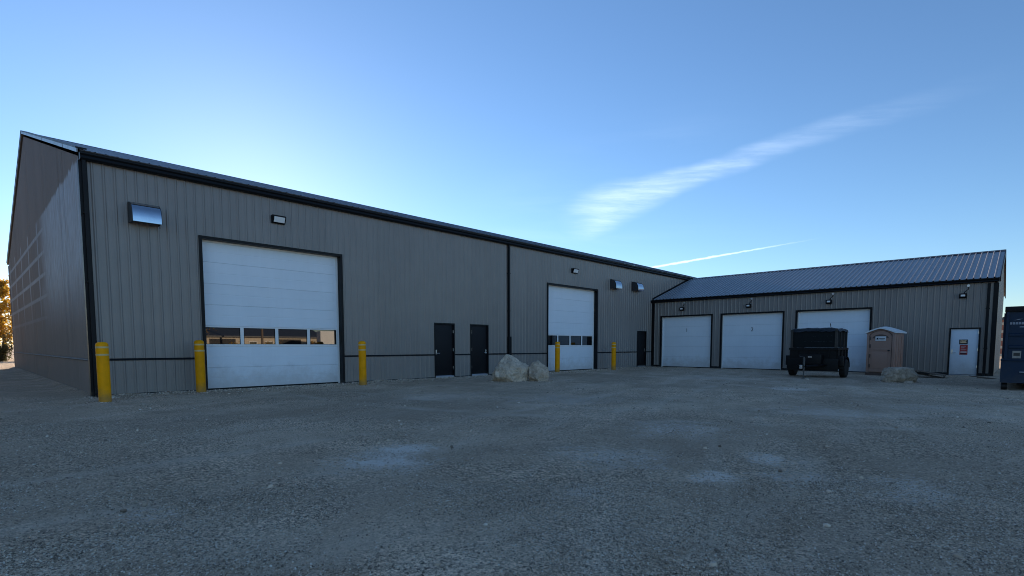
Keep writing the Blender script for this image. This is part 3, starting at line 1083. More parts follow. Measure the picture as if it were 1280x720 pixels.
for x0, x1 in ((WX - .12, WR_X), (WX + WDEP + .12, WR_X)):
    MB().prism([(x0, WE_Z - .16), (x1, WR_Z - .16), (x1, WR_Z + .055), (x0, WE_Z + .055)], 1, yr - .03, yr + .005).build('rake_trim', M_BLACK, wing)
MB().prism([(WX - .0, WE_Z + .06), (WR_X, WR_Z + .06), (WR_X, WR_Z + .16), (WX - .0, WE_Z + .16)], 1, -0.075, -0.045).build('wall_flashing', M_BLACK, wing)
g2 = [(WX - .012, 4.045), (WX - .16, 4.045), (WX - .19, 4.07), (WX - .18, 4.11), (WX - .215, 4.17), (WX - .215, 4.205), (WX - .2, 4.205), (WX - .2, 4.18), (WX - .012, 4.09)]
MB().prism(g2, 1, -WL - .06, -0.05).build('gutter', M_BLACK, wing)
MB().prism([(WX - .012, 4.10), (WX - .13, 4.19), (WX - .13, 4.212), (WX - .012, 4.235)], 1, -WL - .06, -0.05).build('drip_edge', M_BLACK, wing)
MB().prism([(WX - .053, -.07), (WX - .053, -.13), (WX - .005, -.13), (WX - .005, -.07)], 2, 0.0, 4.015).build('corner_trim', M_BLACK, wing)
MB().prism([(WX - .053, -WL + .11), (WX - .053, -WL - .053), (WX + .12, -WL - .053), (WX + .12, -WL - .005), (WX - .004, -WL - .005), (WX - .004, -WL + .11)], 2, 0.0, 4.015).build('corner_trim', M_BLACK, wing)
u = 0.131
for g0, g1 in [(a - .08, b + .08) for a, b in WD] + [(WMD[0], WMD[1]), (WL - .111, 0)]:
    F = FMB('wing')
    F.prism([(0.012, -0.1), (0.060, -0.1), (0.060, 0.10), (0.035, 0.13), (0.012, 0.13)], 0, u, g0)
    F.build('base_flashing', M_BLACK, wing)
    u = g1
wlabels = ['plain white sectional door numbered 1', 'plain white sectional door numbered 2', 'plain white sectional door behind the black trailer']
wdoors = [overhead_door('wing', wing, a, b, WZ, 0.12, 0.08, 5, None, l) for (a, b), l in zip(WD, wlabels)]
for a, b in WD:
    F = FMB('wing')
    F.box(a + .003, b - .003, -0.22, 0.18, -0.3, 0.002)
    F.build('door_sill', M_CONC, wing)
mdw = man_door('wing', wing, *WMD, M_DOOR, M_BLACK, False, 'white steel man door with two notices', thr=False)

M_INK = mat('sign_ink', (0.015, 0.018, 0.022), 0.5, 0, 0.4, painted((0.015, 0.018, 0.022), 0.1))
M_RED = mat('sign_red', (0.42, 0.030, 0.028), 0.45, 0, 0.4, painted((0.42, 0.03, 0.028), 0.08))
M_SIGNW = mat('sign_white', (0.78, 0.77, 0.74), 0.45, 0, 0.4, painted((0.78, 0.77, 0.74), 0.04))


def text_mesh(name, body, size, face, u, d, z, m, parent, thick=0.002):
    c = bpy.data.curves.new(name, 'FONT')
    c.body = body
    c.size = size
    c.extrude = thick
    c.align_x = 'CENTER'
    c.align_y = 'CENTER'
    o = bpy.data.objects.new(name, c)
    COL.objects.link(o)
    dg = bpy.context.evaluated_depsgraph_get()
    me = bpy.data.meshes.new_from_object(o.evaluated_get(dg))
    bpy.data.objects.remove(o)
    for v in me.vertices:
        x, y, zz = v.co
        if face == 'main':
            v.co = (u + x, -(d + zz), z + y)
        elif face == 'wing':
            v.co = (WX - (d + zz), -(u + x), z + y)
    me.materials.clear()
    me.materials.append(m)
    return link(bpy.data.objects.new(name, me), parent)


text_mesh('door_number', '1', 0.30, 'wing', 2.33, -0.115, 2.28, M_INK, wdoors[0])
text_mesh('door_number', '2', 0.30, 'wing', 6.19, -0.115, 2.24, M_INK, wdoors[1])
# two notices on the white man door: dark one with pale strokes, red one with a pale band
F = FMB('wing'); F.box(15.14, 15.43, -0.004, 0.002, 1.39, 1.60); F.build('dark_notice', M_INK, mdw)
F = FMB('wing')
for k, (a, b, z) in enumerate([(15.18, 15.29, 1.535), (15.31, 15.39, 1.535), (15.18, 15.36, 1.49), (15.18, 15.39, 1.45)]):
    F.box(a, b, 0.0021, 0.0028, z, z + .012)
F.build('notice_print', M_GALV, mdw)
F = FMB('wing'); F.box(15.17, 15.44, -0.004, 0.002, 0.93, 1.36); F.build('red_notice', M_RED, mdw)
F = FMB('wing')
for (a, b, z, h) in [(15.20, 15.41, 1.025, .045), (15.21, 15.38, 1.27, .016), (15.21, 15.33, 1.225, .016), (15.21, 15.40, 1.17, .012), (15.21, 15.36, 1.135, .012)]:
    F.box(a, b, 0.0021, 0.0028, z, z + h)
F.build('notice_print', M_SIGNW, mdw)
F = FMB('wing'); F.box(15.20, 15.40, 0.0021, 0.0028, 0.945, 0.995); F.build('notice_footer', M_INK, mdw)

# bulkhead lights with a conduit loop up to a junction disc
for (u, z, cu) in ((2.08, 3.58, 2.20), (6.02, 3.56, 6.16), (9.98, 3.56, 10.14), (15.18, 3.52, 15.34)):
    root = bpy.data.objects.new('bulkhead_light', None)
    link(root, wing)
    F = FMB('wing')
    F.prism([(0.02, z - .10), (0.02, z + .09), (0.13, z + .10), (0.17, z + .06), (0.16, z - .05), (0.11, z - .11)], 0, u - .13, u + .13)
    F.build('housing', M_BLACK, root)
    F = FMB('wing')
    F.box(u - .075, u + .075, 0.158, 0.172, z - .035, z + .045, 0.004)
    F.build('lens', M_LENS, root)
    F = FMB('wing')
    F.tube([(u + .02, 0.03, z + .09), (u + .05, 0.045, z + .17), (cu, 0.045, z + .27), (cu, 0.03, 3.93)], 0.014, 8)
    F.build('conduit', M_BLACK, root, autosmooth=40)
    F = FMB('wing')
    F.tube([(cu, 0.018, 3.95), (cu, 0.06, 3.95)], 0.055, 14)
    F.build('junction_box', M_ALU, root, autosmooth=40)
downspout('wing', wing, 15.97, 4.02, None, w=0.10)
downspout('wing', wing, 0.14, 4.02, None, w=0.09)
for o in set(bpy.data.objects) - _before:
    if o.parent == wing:
        o.matrix_parent_inverse = winv

# ------------------------------------------------------------------ bollards
BOL = [(-0.05, -1.86, 1.39, 'yellow bollard with two white bands at the near building corner'),
       (2.30, -0.62, 1.46, 'yellow bollard at the left jamb of the windowed door nearest the camera'),
       (6.98, -1.25, 1.47, 'yellow bollard right of the nearest windowed door'),
       (18.38, -0.40, 1.52, 'yellow bollard standing before the far windowed door, behind the small boulder'),
       (22.32, -1.15, 1.52, 'yellow bollard between the far windowed door and the corner man door')]
for i, (x, y, h, lab) in enumerate(BOL):
    r = empty('bollard', (x, y, gz(x, y)), random.uniform(0, 6))
    r.rotation_euler.x = R(random.uniform(-.5, .5))
    r.rotation_euler.y = R(random.uniform(-.5, .5))
    tag(r, lab, 'bollard', 'yellow bollards along the workshop wall')
    rad = 0.122
    prof = [(rad, -0.3), (rad, h - .075)] + [(rad * math.cos(a) ** .6 if a < 1.5 else 0.002, h - .075 + .075 * math.sin(a)) for a in [k * math.pi / 2 / 6 for k in range(1, 7)]]
    MB().lathe(prof, 28).build('sleeve', M_YELLOW, r, autosmooth=40)
    for dz in (0.125, 0.295):
        MB().lathe([(rad + .0005, h - dz - .021), (rad + .0025, h - dz - .019), (rad + .0025, h - dz + .019), (rad + .0005, h - dz + .021)], 28).build('reflective_band', M_REFL, r, autosmooth=40)

# ------------------------------------------------------------------ boulders


def boulder(name, loc, dims, seed, m, label, rz=0.0, cuts=9, shape=None, amp=0.05, dr=(.70, .93)):
    rr = np.random.default_rng(seed)
    bm = bmesh.new()
    bmesh.ops.create_icosphere(bm, subdivisions=6, radius=1.0)
    planes = []
    for k in range(cuts):
        n = Vector(rr.normal(size=3))
        n.z = n.z * .8 + .12
        n.normalize()
        planes.append((n, rr.uniform(*dr)))
    for v in bm.verts:
        p = v.co.copy()
        for n, d in planes:
            e = p.dot(n) - d
            if e > 0:
                p -= n * e * .97
        if shape:
            p = shape(p)
        q = p * 1.7 + Vector((seed * 3.1, seed, 0))
        f = mnoise.fractal(q, 0.9, 2.1, 6) * amp * 1.6
        f += (abs(mnoise.noise(q * 2.3)) - .2) * -amp * 1.2
        f += mnoise.fractal(q * 5, 1.0, 2.0, 5) * amp * .5
        p += p.normalized() * f
        p = Vector((p.x * dims[0] / 2, p.y * dims[1] / 2, p.z * dims[2] * .62))
        if p.z < -dims[2] * .30:
            p.z = -dims[2] * .30 + (p.z + dims[2] * .30) * .15
        v.co = p
    o = MB().bm(bm).build(name, m, None, smooth=True)
    zs = [v.co.z for v in o.data.vertices]
    lo = -dims[2] * .30
    o.location = (loc[0], loc[1], gz(*loc) - lo - .03)
    o.rotation_euler.z = rz
    return tag(o, label, 'boulder')


def dome(p):
    # left shoulder slopes, right side drops in two steps
    z = p.z
    return Vector((p.x * (1 - .10 * z), p.y, z - .14 * max(0, p.x) * (1 if z > 0 else 0)))


yaw_face = -YAW
boulder('boulder', (11.95, -3.35), (1.56, 1.40, 1.12), 11, M_ROCK1, 'large pale tan boulder beside the two dark man doors', yaw_face, 34, dome, .05, (.72, .92))
boulder('boulder', (12.55, -4.20), (0.98, 0.9, 0.84), 23, M_ROCK2, 'smaller warm grey boulder leaning against the large pale one', yaw_face - .2, 26, None, .05)
boulder('boulder', (21.75, -13.90), (1.22, 1.0, 0.88), 37, M_ROCK3, 'flat-topped grey boulder in front of the brown portable toilet', yaw_face + .1, 26, lambda p: Vector((p.x * 1.03, p.y, min(p.z, .50 + .10 * (p.z - .5)))), .05, (.80, .97))
for (x, y, s, sd, lab) in ((20.3, -11.2, .17, 51, 'small pale stone on the gravel before the trailer coupler'), (21.2, -14.3, .20, 52, 'small pale stone on the gravel right of the grey boulder')):
    o = boulder('pale_stone', (x, y), (s * 1.6, s, s * .55), sd, M_SIGNW if False else M_ROCK1, lab, sd, 7)
    o['category'] = 'stone'

# ------------------------------------------------------------------ trailer (backed to the third garage door)
M_TBLACK = mat('trailer_paint', (0.005, 0.005, 0.006), 0.5, 0, 0.25, painted((0.005, 0.005, 0.006), 0.15, DUST, 0.5, 0.04, 0.002))
M_TBOARD = mat('trailer_board', (0.009, 0.012, 0.013), 0.65, 0, 0.15, painted((0.009, 0.012, 0.013), 0.2, nscale=4))
M_TPOST = mat('worn_post', (0.045, 0.04, 0.034), 0.6, 0, 0.4, painted((0.045, 0.04, 0.034), 0.25, nscale=8))


def tarpfn(nb, b, t):
    P = wpos(t)
    n = nb.noise(P, 5, 6, 0.65, 0.6)
    t.links.new(nb.bump(n, 0.8, 0.05), b.inputs['Normal'])
    t.links.new(nb.ramp(n, [(.3, (0.012, 0.014, 0.017)), (.7, (0.04, 0.046, 0.052))]), b.inputs['Base Color'])


M_TARP = mat('tarp', (0.05, 0.055, 0.06), 0.38, 0, 0.35, tarpfn)
M_RIM = mat('wheel_rim', (0.10, 0.10, 0.10), 0.5, 0.5, 0.4, painted((0.10, 0.10, 0.10), 0.15))
tr = empty('utility_trailer', (22.7, -10.78, gz(22.7, -10.8)))
tag(tr, 'dark high-sided utility trailer with tarp, parked before the third garage door', 'trailer')
# local frame: x back from the front wall (towards +X world), y to the left of travel (world +Y), z up
TW, TL = 0.86, 1.7
mb = MB()
for y in (-.62, .62):
    mb.box(-.02, TL, y - .04, y + .04, .50, .62)
for x in (0.0, .55, 1.1, 1.65):
    mb.box(x, x + .06, -.58, .58, .515, .605)
mb.build('chassis', M_TBLACK, tr)
mb = MB()
mb.prism([(-.72, .50), (-.60, .50), (-.03, -1.25 + 1.25 + .50)], 2, .50, .50)  if False else None
mb = MB()
for s in (-1, 1):
    mb.tube([(0.1, s * .60, .54), (-1.25, s * .06, .50)], 0.05, 4)
mb.tube([(-1.2, 0, .50), (-1.55, 0, .50)], 0.045, 4)
mb.build('tongue', M_TBLACK, tr)
mb = MB()
mb.box(-1.72, -1.53, -.05, .05, .47, .56, .012)
mb.lathe([(.055, .0), (.06, .05), (.03, .09)], 14, Matrix.Translation((-1.68, 0, .42)))
mb.build('coupler', M_CHROME, tr)
mb = MB()
mb.tube([(-1.28, .0, .02), (-1.28, .0, .88)], .03, 10)
mb.tube([(-1.28, .0, .40), (-1.28, .0, .82)], .042, 10)
mb.tube([(-1.28, .0, .88), (-1.28, .16, .90), (-1.28, .16, .97)], .011, 6)
mb.lathe([(.10, 0.0), (.10, .012), (.04, .03)], 14, Matrix.Translation((-1.28, 0, .005)))
mb.build('jack', M_RIM, tr)
MB().box(-.55, -.08, -.42, .42, .56, .98, .02).build('pump_box', M_TBLACK, tr, autosmooth=35)
mb = MB(); mb.box(-.565, -.552, -.09, .05, .84, .90, .004); mb.build('pump_box_latch', M_CHROME, tr)
# bed: floor, lower steel sides with stakes, top rail
MB().box(.0, TL, -TW + .02, TW - .02, .622, .68).build('bed_floor', M_TBLACK, tr)
mb = MB()
mb.box(-.03, .0, -TW, TW, .44, 1.16)
for y in (-.6, -.2, .2, .6):
    mb.box(-.06, -.031, y - .03, y + .03, .44, 1.155)
mb.build('front_wall', M_TBLACK, tr)
for s in (-1, 1):
    mb = MB()
    mb.box(.001, TL, s * TW - .018, s * TW + .018, .60, 1.16)
    for x in (.05, .60, 1.15, 1.67):
        mb.box(x, x + .06, s * (TW + .04) - .021, s * (TW + .04) + .021, .63, 1.155)
    mb.build('side_wall', M_TBLACK, tr)
mb = MB(); mb.box(TL + .001, TL + .035, -TW, TW, .63, 1.16); mb.build('tailgate', M_TBLACK, tr)
mb = MB()
mb.box(-.085, .04, -TW - .07, TW + .07, 1.161, 1.25)
for s in (-1, 1):
    mb.box(.041, TL + .05, s * (TW + .01) - .06, s * (TW + .01) + .06, 1.161, 1.25)
mb.build('top_rail', M_TBLACK, tr)
MB().box(-.10, -.065, -.96, .96, .30, .80, .008).build('front_apron', M_TBLACK, tr, autosmooth=35)
# extension sides: boards between posts
for x in (-.02, TL - .04):
    for s in (-1, 1):
        MB().box(x - .03, x + .04, s * (TW - .02) - .045, s * (TW - .02) + .045, 1.251, 2.02).build('corner_post', M_TPOST, tr)
bh = .245
for i in range(3):
    z = 1.255 + i * bh
    MB().box(-.012, .008, -TW + .03, TW - .03, z, z + bh + (-.0005)).build('front_board', M_TBOARD, tr)
    for s in (-1, 1):
        MB().box(.025, TL - .075, s * (TW - .02) - .012, s * (TW - .02) + .012, z, z + bh - .0005).build('side_board', M_TBOARD, tr)
for s in (-1, 1):
    for x in (.55, 1.15):
        MB().box(x, x + .05, s * (TW + .012) - .018, s * (TW + .012) + .018, 1.251, 1.99).build('side_stake', M_TPOST, tr)
# tarp with slack folds draped over the top
nU, nV = 46, 26
vs, fs = [], []
for i in range(nU + 1):
    for j in range(nV + 1):
        a, b_ = i / nU, j / nV
        x = -.06 + (TL + .1) * a
        y = -TW - .055 + (2 * TW + .11) * b_
        ed = min(b_, 1 - b_, a * 1.2, (1 - a) * 1.2)
        z = 2.03 + .05 * math.sin(math.pi * b_) ** .5 * math.sin(math.pi * min(1, .2 + a * .8)) ** .5 + .045 * mnoise.fractal(Vector((x * 2.4, y * 2.8, 3)), 1, 2, 4)
        if ed < .03:
            z = 1.93 + .06 * mnoise.noise(Vector((x * 3, y * 5, 9)))
            x += -.012 if a < .5 else .012
            y += .02 if b_ > .5 else -.02
        vs.append((x, y, z))
for i in range(nU):
    for j in range(nV):
        k = i * (nV + 1) + j
        fs.append((k, k + 1, k + nV + 2, k + nV + 1))
MB().add(vs, fs).build('tarp', M_TARP, tr, smooth=True)
mb = MB(); mb.tube([(-.02, -.62, 2.12), (-.02, -.60, 2.26)], .014, 6); mb.build('tarp_handle', M_TBLACK, tr)
# axle, wheels, mudguards
mb = MB(); mb.tube([(.80, -.95, .39), (.80, .95, .39)], .04, 8); mb.build('axle', M_TBLACK, tr)
tyre = [(.21, -.10), (.30, -.115), (.355, -.11), (.385, -.085), (.39, -.03), (.382, -.026), (.382, -.016), (.39, -.012), (.39, .012), (.382, .016), (.382, .026), (.39, .03), (.385, .085), (.355, .11), (.30, .115), (.21, .10)]
for s in (-1, 1):
    w = bpy.data.objects.new('wheel', None)
    link(w, tr)
    Mw = Matrix.Translation((.80, s * .985, .385)) @ Matrix.Rotation(R(90), 4, 'X')
    MB().lathe(tyre, 40, Mw).build('tyre', M_RUBBER, w, autosmooth=40)
    MB().lathe([(.209, -.095), (.209, .06), (.17, .05), (.07, .075), (.05, .095), (.002, .1)], 28, Mw if s < 0 else Matrix.Translation((.80, s * .985, .385)) @ Matrix.Rotation(R(-90), 4, 'X')).build('rim', M_RIM, w, autosmooth=40)
    arc = [(.80 + .50 * math.cos(a), .42 + .46 * math.sin(a)) for a in [math.pi * k / 12 for k in range(13)]]
    arc2 = [(.80 + .485 * math.cos(a), .42 + .445 * math.sin(a)) for a in [math.pi * k / 12 for k in range(12, -1, -1)]]
    MB().prism(arc + arc2, 1, s * .875, s * 1.10).build('mudguard', M_TBLACK, tr)
    MB().box(.285, .30, min(s * .875, s * 1.10), max(s * .875, s * 1.10), .36, .50).build('mud_flap', M_RUBBER, tr)
    MB().box(.06, .26, min(s * .875, s * 1.09), max(s * .875, s * 1.09), .50, .92, .015).build('side_box', M_TBLACK, tr, autosmooth=35)

# ------------------------------------------------------------------ portable toilet
M_TAN = mat('toilet_plastic', (0.42, 0.25, 0.185), 0.55, 0, 0.4, painted((0.42, 0.25, 0.185), 0.08, DUST, 0.35, 0.3, nscale=3))
M_TAND = mat('toilet_plastic_dark', (0.13, 0.085, 0.065), 0.6, 0, 0.4, painted((0.13, 0.085, 0.065), 0.08))
M_TROOF = mat('toilet_roof', (0.84, 0.84, 0.82), 0.42, 0, 0.4, painted((0.84, 0.84, 0.82), 0.05))
pa = R(11)
pt = empty('portable_toilet', (26.42, -12.55, gz(26.4, -12.5)), -pa)
tag(pt, 'brown plastic portable toilet with white domed roof beside the third garage door', 'toilet')
# local: front faces -x, +y is image-left
hw, dp = 0.53, 1.10
MB().box(-.04, dp, -hw - .03, hw + .03, 0.0, .12, .015).build('skid_base', M_TAND, pt)
mb = MB()
mb.box(.03, dp, -hw, hw, .121, 1.96, .03)
for s in (-1, 1):
    for k in range(3):
        mb.box(.22 + k * .28, .32 + k * .28, s * (hw + .008) - .012, s * (hw + .008) + .012, .3, 1.75, .006)
mb.build('cabin', M_TAN, pt, autosmooth=35)
for s in (-1, 1):
    MB().box(-.01, .12, s * (hw - .03) - .05, s * (hw - .03) + .05, .121, 1.95, .02).build('corner_post', M_TAN, pt, autosmooth=35)
n = 16
arch = [(-hw + .10, .16), (hw - .10, .16), (hw - .10, 1.72)] + [((hw - .10) * math.cos(a), 1.72 + .28 * math.sin(a)) for a in [math.pi * k / n for k in range(1, n)]] + [(-hw + .10, 1.72)]
arch_s = [(y * 1.07, .145 + (z - .145) * 1.012) for y, z in arch]
MB().prism(arch_s, 0, .004, .05).build('door_surround', M_TAND, pt)
dr = MB().prism(arch, 0, -.018, .04).build('door', M_TAN, pt)
mb = MB()
mb.box(-.026, -.0185, -.30, .30, .30, 1.05, .003)
mb.box(-.026, -.0185, -.30, .30, 1.14, 1.22, .003)
mb.build('door_relief', M_TAN, dr, autosmooth=35)
mb = MB()
mb.prism([(y * .74, 1.60 + (z - 1.60) * .62) for y, z in arch if z > 1.6], 0, -.024, -.0185)
mb.build('vent_panel', M_TAND, dr)
mb = MB(); mb.box(-.030, -.0245, -.22, .20, 1.56, 1.76, .003); mb.build('name_sign', M_SIGNW, dr, autosmooth=35)
mb = MB()
mb.box(-.0325, -.0301, .08, .15, 1.62, 1.70)
mb.box(-.0325, -.0301, -.18, .05, 1.64, 1.67)
mb.box(-.0325, -.0301, -.15, .03, 1.60, 1.612)
mb.build('sign_print', M_INK, dr)
mb = MB(); mb.tube([(-.02, -.35, 1.12), (-.055, -.35, 1.12)], .03, 12); mb.box(-.06, -.045, -.40, -.30, 1.105, 1.135); mb.build('latch', M_INK, dr)
for z in (.35, .8, 1.25, 1.6):
    MB().box(-.034, -.019, hw - .155, hw - .095, z, z + .16, .004).build('hinge', M_TAND, dr, autosmooth=35)
# domed roof, ridge over the door
vs, fs = [], []
nA, nB = 14, 10
for i in range(nA + 1):
    for j in range(nB + 1):
        a, b_ = i / nA, j / nB
        y = (-1 + 2 * a) * (hw + .07)
        x = -.08 + (dp + .14) * b_
        z = 1.955 + .26 * (1 - abs(-1 + 2 * a) ** 1.35) * (.80 + .20 * math.sin(math.pi * b_))
        vs.append((x, y, z))
nn = len(vs)
vs += [(x, y, 1.90 if abs(abs(y) - hw - .07) < .01 or True else z) for (x, y, z) in vs]
vs[nn:] = [(x, y, z - .06) for (x, y, z) in vs[:nn]]
for i in range(nA):
    for j in range(nB):
        k = i * (nB + 1) + j
        fs.append((k, k + 1, k + nB + 2, k + nB + 1))
        fs.append((nn + k, nn + k + 1, nn + k + nB + 2, nn + k + nB + 1))
for i in range(nA):
    for j in (0, nB):
        k = i * (nB + 1) + j
        fs.append((k, k + nB + 1, nn + k + nB + 1, nn + k))
for j in range(nB):
    for i in (0, nA):
        k = i * (nB + 1) + j
        fs.append((k, k + 1, nn + k + 1, nn + k))
MB().add(vs, fs).build('roof', M_TROOF, pt, autosmooth=40)
mb = MB(); mb.prism([(-hw, 1.94), (hw, 1.94)] + [(hw * (1 - 2 * k / 8), 1.94 + .17 * (1 - abs(1 - 2 * k / 8) ** 1.35)) for k in range(1, 8)], 0, .035, dp - .01); mb.build('gable_fill', M_TAN, pt)

# ------------------------------------------------------------------ roll-off bin, its end wall to the yard
M_NAVY = mat('navy_paint', (0.005, 0.022, 0.052), 0.5, 0, 0.3, painted((0.005, 0.022, 0.052), 0.2, (0.10, 0.09, 0.08), 0.7, 0.35, 0.003, nscale=3))
rb = empty('roll_off_bin', (19.45, -17.95, gz(19.5, -17)))
tag(rb, 'dark blue roll-off waste bin with faded white lettering right of the white man door', 'bin')
BW, BL = 1.25, 5.6           # half width, length
mb = MB()
mb.box(.03, BL, -BW + .08, BW - .06, .90, 2.34)
mb.build('upper_body', M_NAVY, rb)
mb = MB(); mb.box(.0, BL, -BW, BW, .22, .88); mb.build('lower_body', M_NAVY, rb)
mb = MB(); mb.box(-.04, BL + .04, -BW - .01, BW + .01, .881, .93, .008); mb.build('ledge', M_NAVY, rb, autosmooth=35)
mb = MB()
mb.box(-.03, BL + .04, -BW + .05, BW - .02, 2.341, 2.50, .015)
mb.build('top_rail', M_TBLACK, rb, autosmooth=35)
for z in (1.66, 1.30):
    mb = MB(); mb.prism([(.029, z - .05), (-.012, z - .03), (-.012, z + .03), (.029, z + .05)], 1, -BW + .10, BW - .15); mb.build('end_rib', M_NAVY, rb)
for s in (-1, 1):
    mb = MB(); mb.prism([(-.02, .931), (.10, .931), (.10, 2.34), (-.02, 2.34)], 1, s * (BW - .09) - .035, s * (BW - .09) + .025); mb.build('corner_post', M_NAVY, rb)
for k in range(9):
    x = .5 + k * .6
    for s in (-1, 1):
        mb = MB(); mb.box(x, x + .09, s * (BW - .02) - .05, s * (BW - .02) + .02, .94, 2.33); mb.build('side_rib', M_NAVY, rb)
mb = MB(); mb.tube([(-.035, BW - .42, .55), (-.035, -BW + .42, .55)], .018, 8)
mb.tube([(-.035, BW - .58, .47), (-.035, BW - .58, .63)], .014, 6)
mb.build('latch_bar', M_ALU, rb)
for s in (-1, 1):
    Mw = Matrix.Translation((.20, s * (BW - .10), .11)) @ Matrix.Rotation(R(90), 4, 'X')
    w = MB().lathe([(.04, -.07), (.10, -.07), (.11, -.06), (.11, .06), (.10, .07), (.04, .07)], 20, Mw).build('ground_roller', M_TBLACK, rb, autosmooth=40)
    mb = MB(); mb.box(.05, BL - .1, s * .55 - .06, s * .55 + .06, .06, .219); mb.build('runner', M_TBLACK, rb)
M_WORN = mat('worn_white', (0.24, 0.26, 0.30), 0.6, 0, 0.3, painted((0.24, 0.26, 0.30), 0.3, nscale=25))
M_STICK = mat('sticker_paper', (0.34, 0.31, 0.27), 0.6, 0, 0.3, painted((0.34, 0.31, 0.27), 0.25, nscale=20))
mb = MB(); mb.box(.024, .0285, BW - .43, BW - .24, .96, 1.18); mb.build('sticker', M_STICK, rb)
mb = MB(); mb.box(.0225, .0238, BW - .405, BW - .265, 1.03, 1.12); mb.build('sticker_print', M_TPOST, rb)
# worn white lettering: only the strokes that still show, too worn to read
mb = MB()
yy = BW - .145
for k, wd in enumerate((.05, .045, .05, .05, .055, .03, .05, .045, .05, .05, .05)):
    mb.box(.0262, .0285, yy - wd, yy, 1.965, 2.035)
    yy -= wd + .014
mb.box(.0262, .0285, BW - .62, BW - .36, 1.875, 1.905)
mb.prism([(BW - .22, 2.085), (BW - .34, 2.125), (BW - .42, 2.13), (BW - .34, 2.105)], 0, .0262, .0285)
mb.build('worn_lettering', M_WORN, rb)
# heap under a tarp showing above the rim
vs, fs = [], []
for i in range(25):
    for j in range(19):
        a, b_ = i / 24, j / 18
        x, y = .2 + (BL - .4) * a, (-BW + .15) + (2 * BW - .45) * b_
        z = 2.44 + .42 * math.sin(math.pi * a) ** .5 * math.sin(math.pi * b_) ** .7 + .05 * mnoise.fractal(Vector((x * 2, y * 2, 5)), 1, 2, 4)
        vs.append((x, y, z))
for i in range(24):
    for j in range(18):
        k = i * 19 + j
        fs.append((k, k + 1, k + 20, k + 19))
heap = MB().add(vs, fs).build('bin_cover', M_TARP, rb, smooth=True)

# ------------------------------------------------------------------ boards by the white man door


def woodfn(c0, c1):
    def fn(nb, b, t):
        C = coords(t)
        x, y, z = nb.sep(C)
        n = nb.noise(nb.xyz(nb.m('MULTIPLY', x, 3.0), nb.m('MULTIPLY', y, 40.0), nb.m('MULTIPLY', z, 40.0)), 1.0, 5, 0.65, 0.4)
        t.links.new(nb.ramp(n, [(.3, c0), (.7, c1)]), b.inputs['Base Color'])
        t.links.new(nb.bump(n, 0.5, 0.006), b.inputs['Normal'])
    return fn


M_WOOD = mat('weathered_wood', (0.2, 0.15, 0.1), 0.85, 0, 0.25, woodfn((0.10, 0.075, 0.055), (0.24, 0.185, 0.14)))
pl = empty('wooden_pallet', (25.95, -14.40, gz(25.9, -14.3) + .07), R(6))
pl.rotation_euler = (R(11), 0, R(5))
tag(pl, 'weathered wooden pallet tipped up on the gravel left of the white man door', 'pallet')
for k in range(6):
    MB().box(-.62 + k * .21, -.62 + k * .21 + .15, -.52, .52, .13, .152, .003).build('top_slat', M_WOOD, pl)
for y in (-.48, 0, .48):
    MB().box(-.62, .58, y - .02, y + .02, .022, .129).build('stringer', M_WOOD, pl)
for x in (-.62, -.07, .48):
    MB().box(x, x + .10, -.52, .52, .0, .0215).build('bottom_slat', M_WOOD, pl)
for (x, y, rz, L_, lab) in ((26.6, -16.05, R(70), .9, 'short weathered plank lying by the wing corner'), (25.9, -16.25, R(110), .7, 'loose wood offcut on the gravel between wing corner and blue bin')):
    o = MB().box(-L_ / 2, L_ / 2, -.05, .05, 0, .035, .004).build('plank', M_WOOD, None)
    o.location = (x, y, gz(x, y) + .012)
    o.rotation_euler = (R(3), R(-5), rz)
    tag(o, lab, 'plank')

# ------------------------------------------------------------------ trees
def barkfn(nb, b, t):
    C = coords(t)
    x, y, z = nb.sep(C)
    n = nb.noise(nb.xyz(nb.m('MULTIPLY', x, 14.0), nb.m('MULTIPLY', y, 14.0), nb.m('MULTIPLY', z, 3.0)), 1.0, 5, 0.65)
    t.links.new(nb.ramp(n, [(.3, (0.045, 0.038, 0.032)), (.7, (0.15, 0.13, 0.11))]), b.inputs['Base Color'])
    t.links.new(nb.bump(n, 0.7, 0.03), b.inputs['Normal'])


M_BARK = mat('bark', (0.1, 0.08, 0.07), 0.9, 0, 0.2, barkfn)


def leafmat(name, cols):
    m = bpy.data.materials.new(name)
    m.use_nodes = True
    t = m.node_tree
    b = t.nodes['Principled BSDF']
    nb = NB(t)
    g = t.nodes.new('ShaderNodeNewGeometry')
    r = g.outputs['Random Per Island']
    c = nb.ramp(r, [(i / (len(cols) - 1), q) for i, q in enumerate(cols)])
    t.links.new(c, b.inputs['Base Color'])
    b.inputs['Roughness'].default_value = 0.6
    tl = t.nodes.new('ShaderNodeBsdfTranslucent')
    t.links.new(c, tl.inputs['Color'])
    mx = t.nodes.new('ShaderNodeMixShader')
    mx.inputs[0].default_value = 0.55
    t.links.new(b.outputs[0], mx.inputs[1])
    t.links.new(tl.outputs[0], mx.inputs[2])
    t.links.new(mx.outputs[0], t.nodes['Material Output'].inputs['Surface'])
    return m


M_LEAFG = leafmat('autumn_leaf', [(0.45, 0.25, 0.03), (0.65, 0.36, 0.03), (0.75, 0.46, 0.05), (0.55, 0.33, 0.04), (0.35, 0.22, 0.03)])
M_LEAFD = leafmat('thicket_leaf', [(0.035, 0.045, 0.018), (0.07, 0.07, 0.03), (0.10, 0.08, 0.03), (0.05, 0.055, 0.02)])


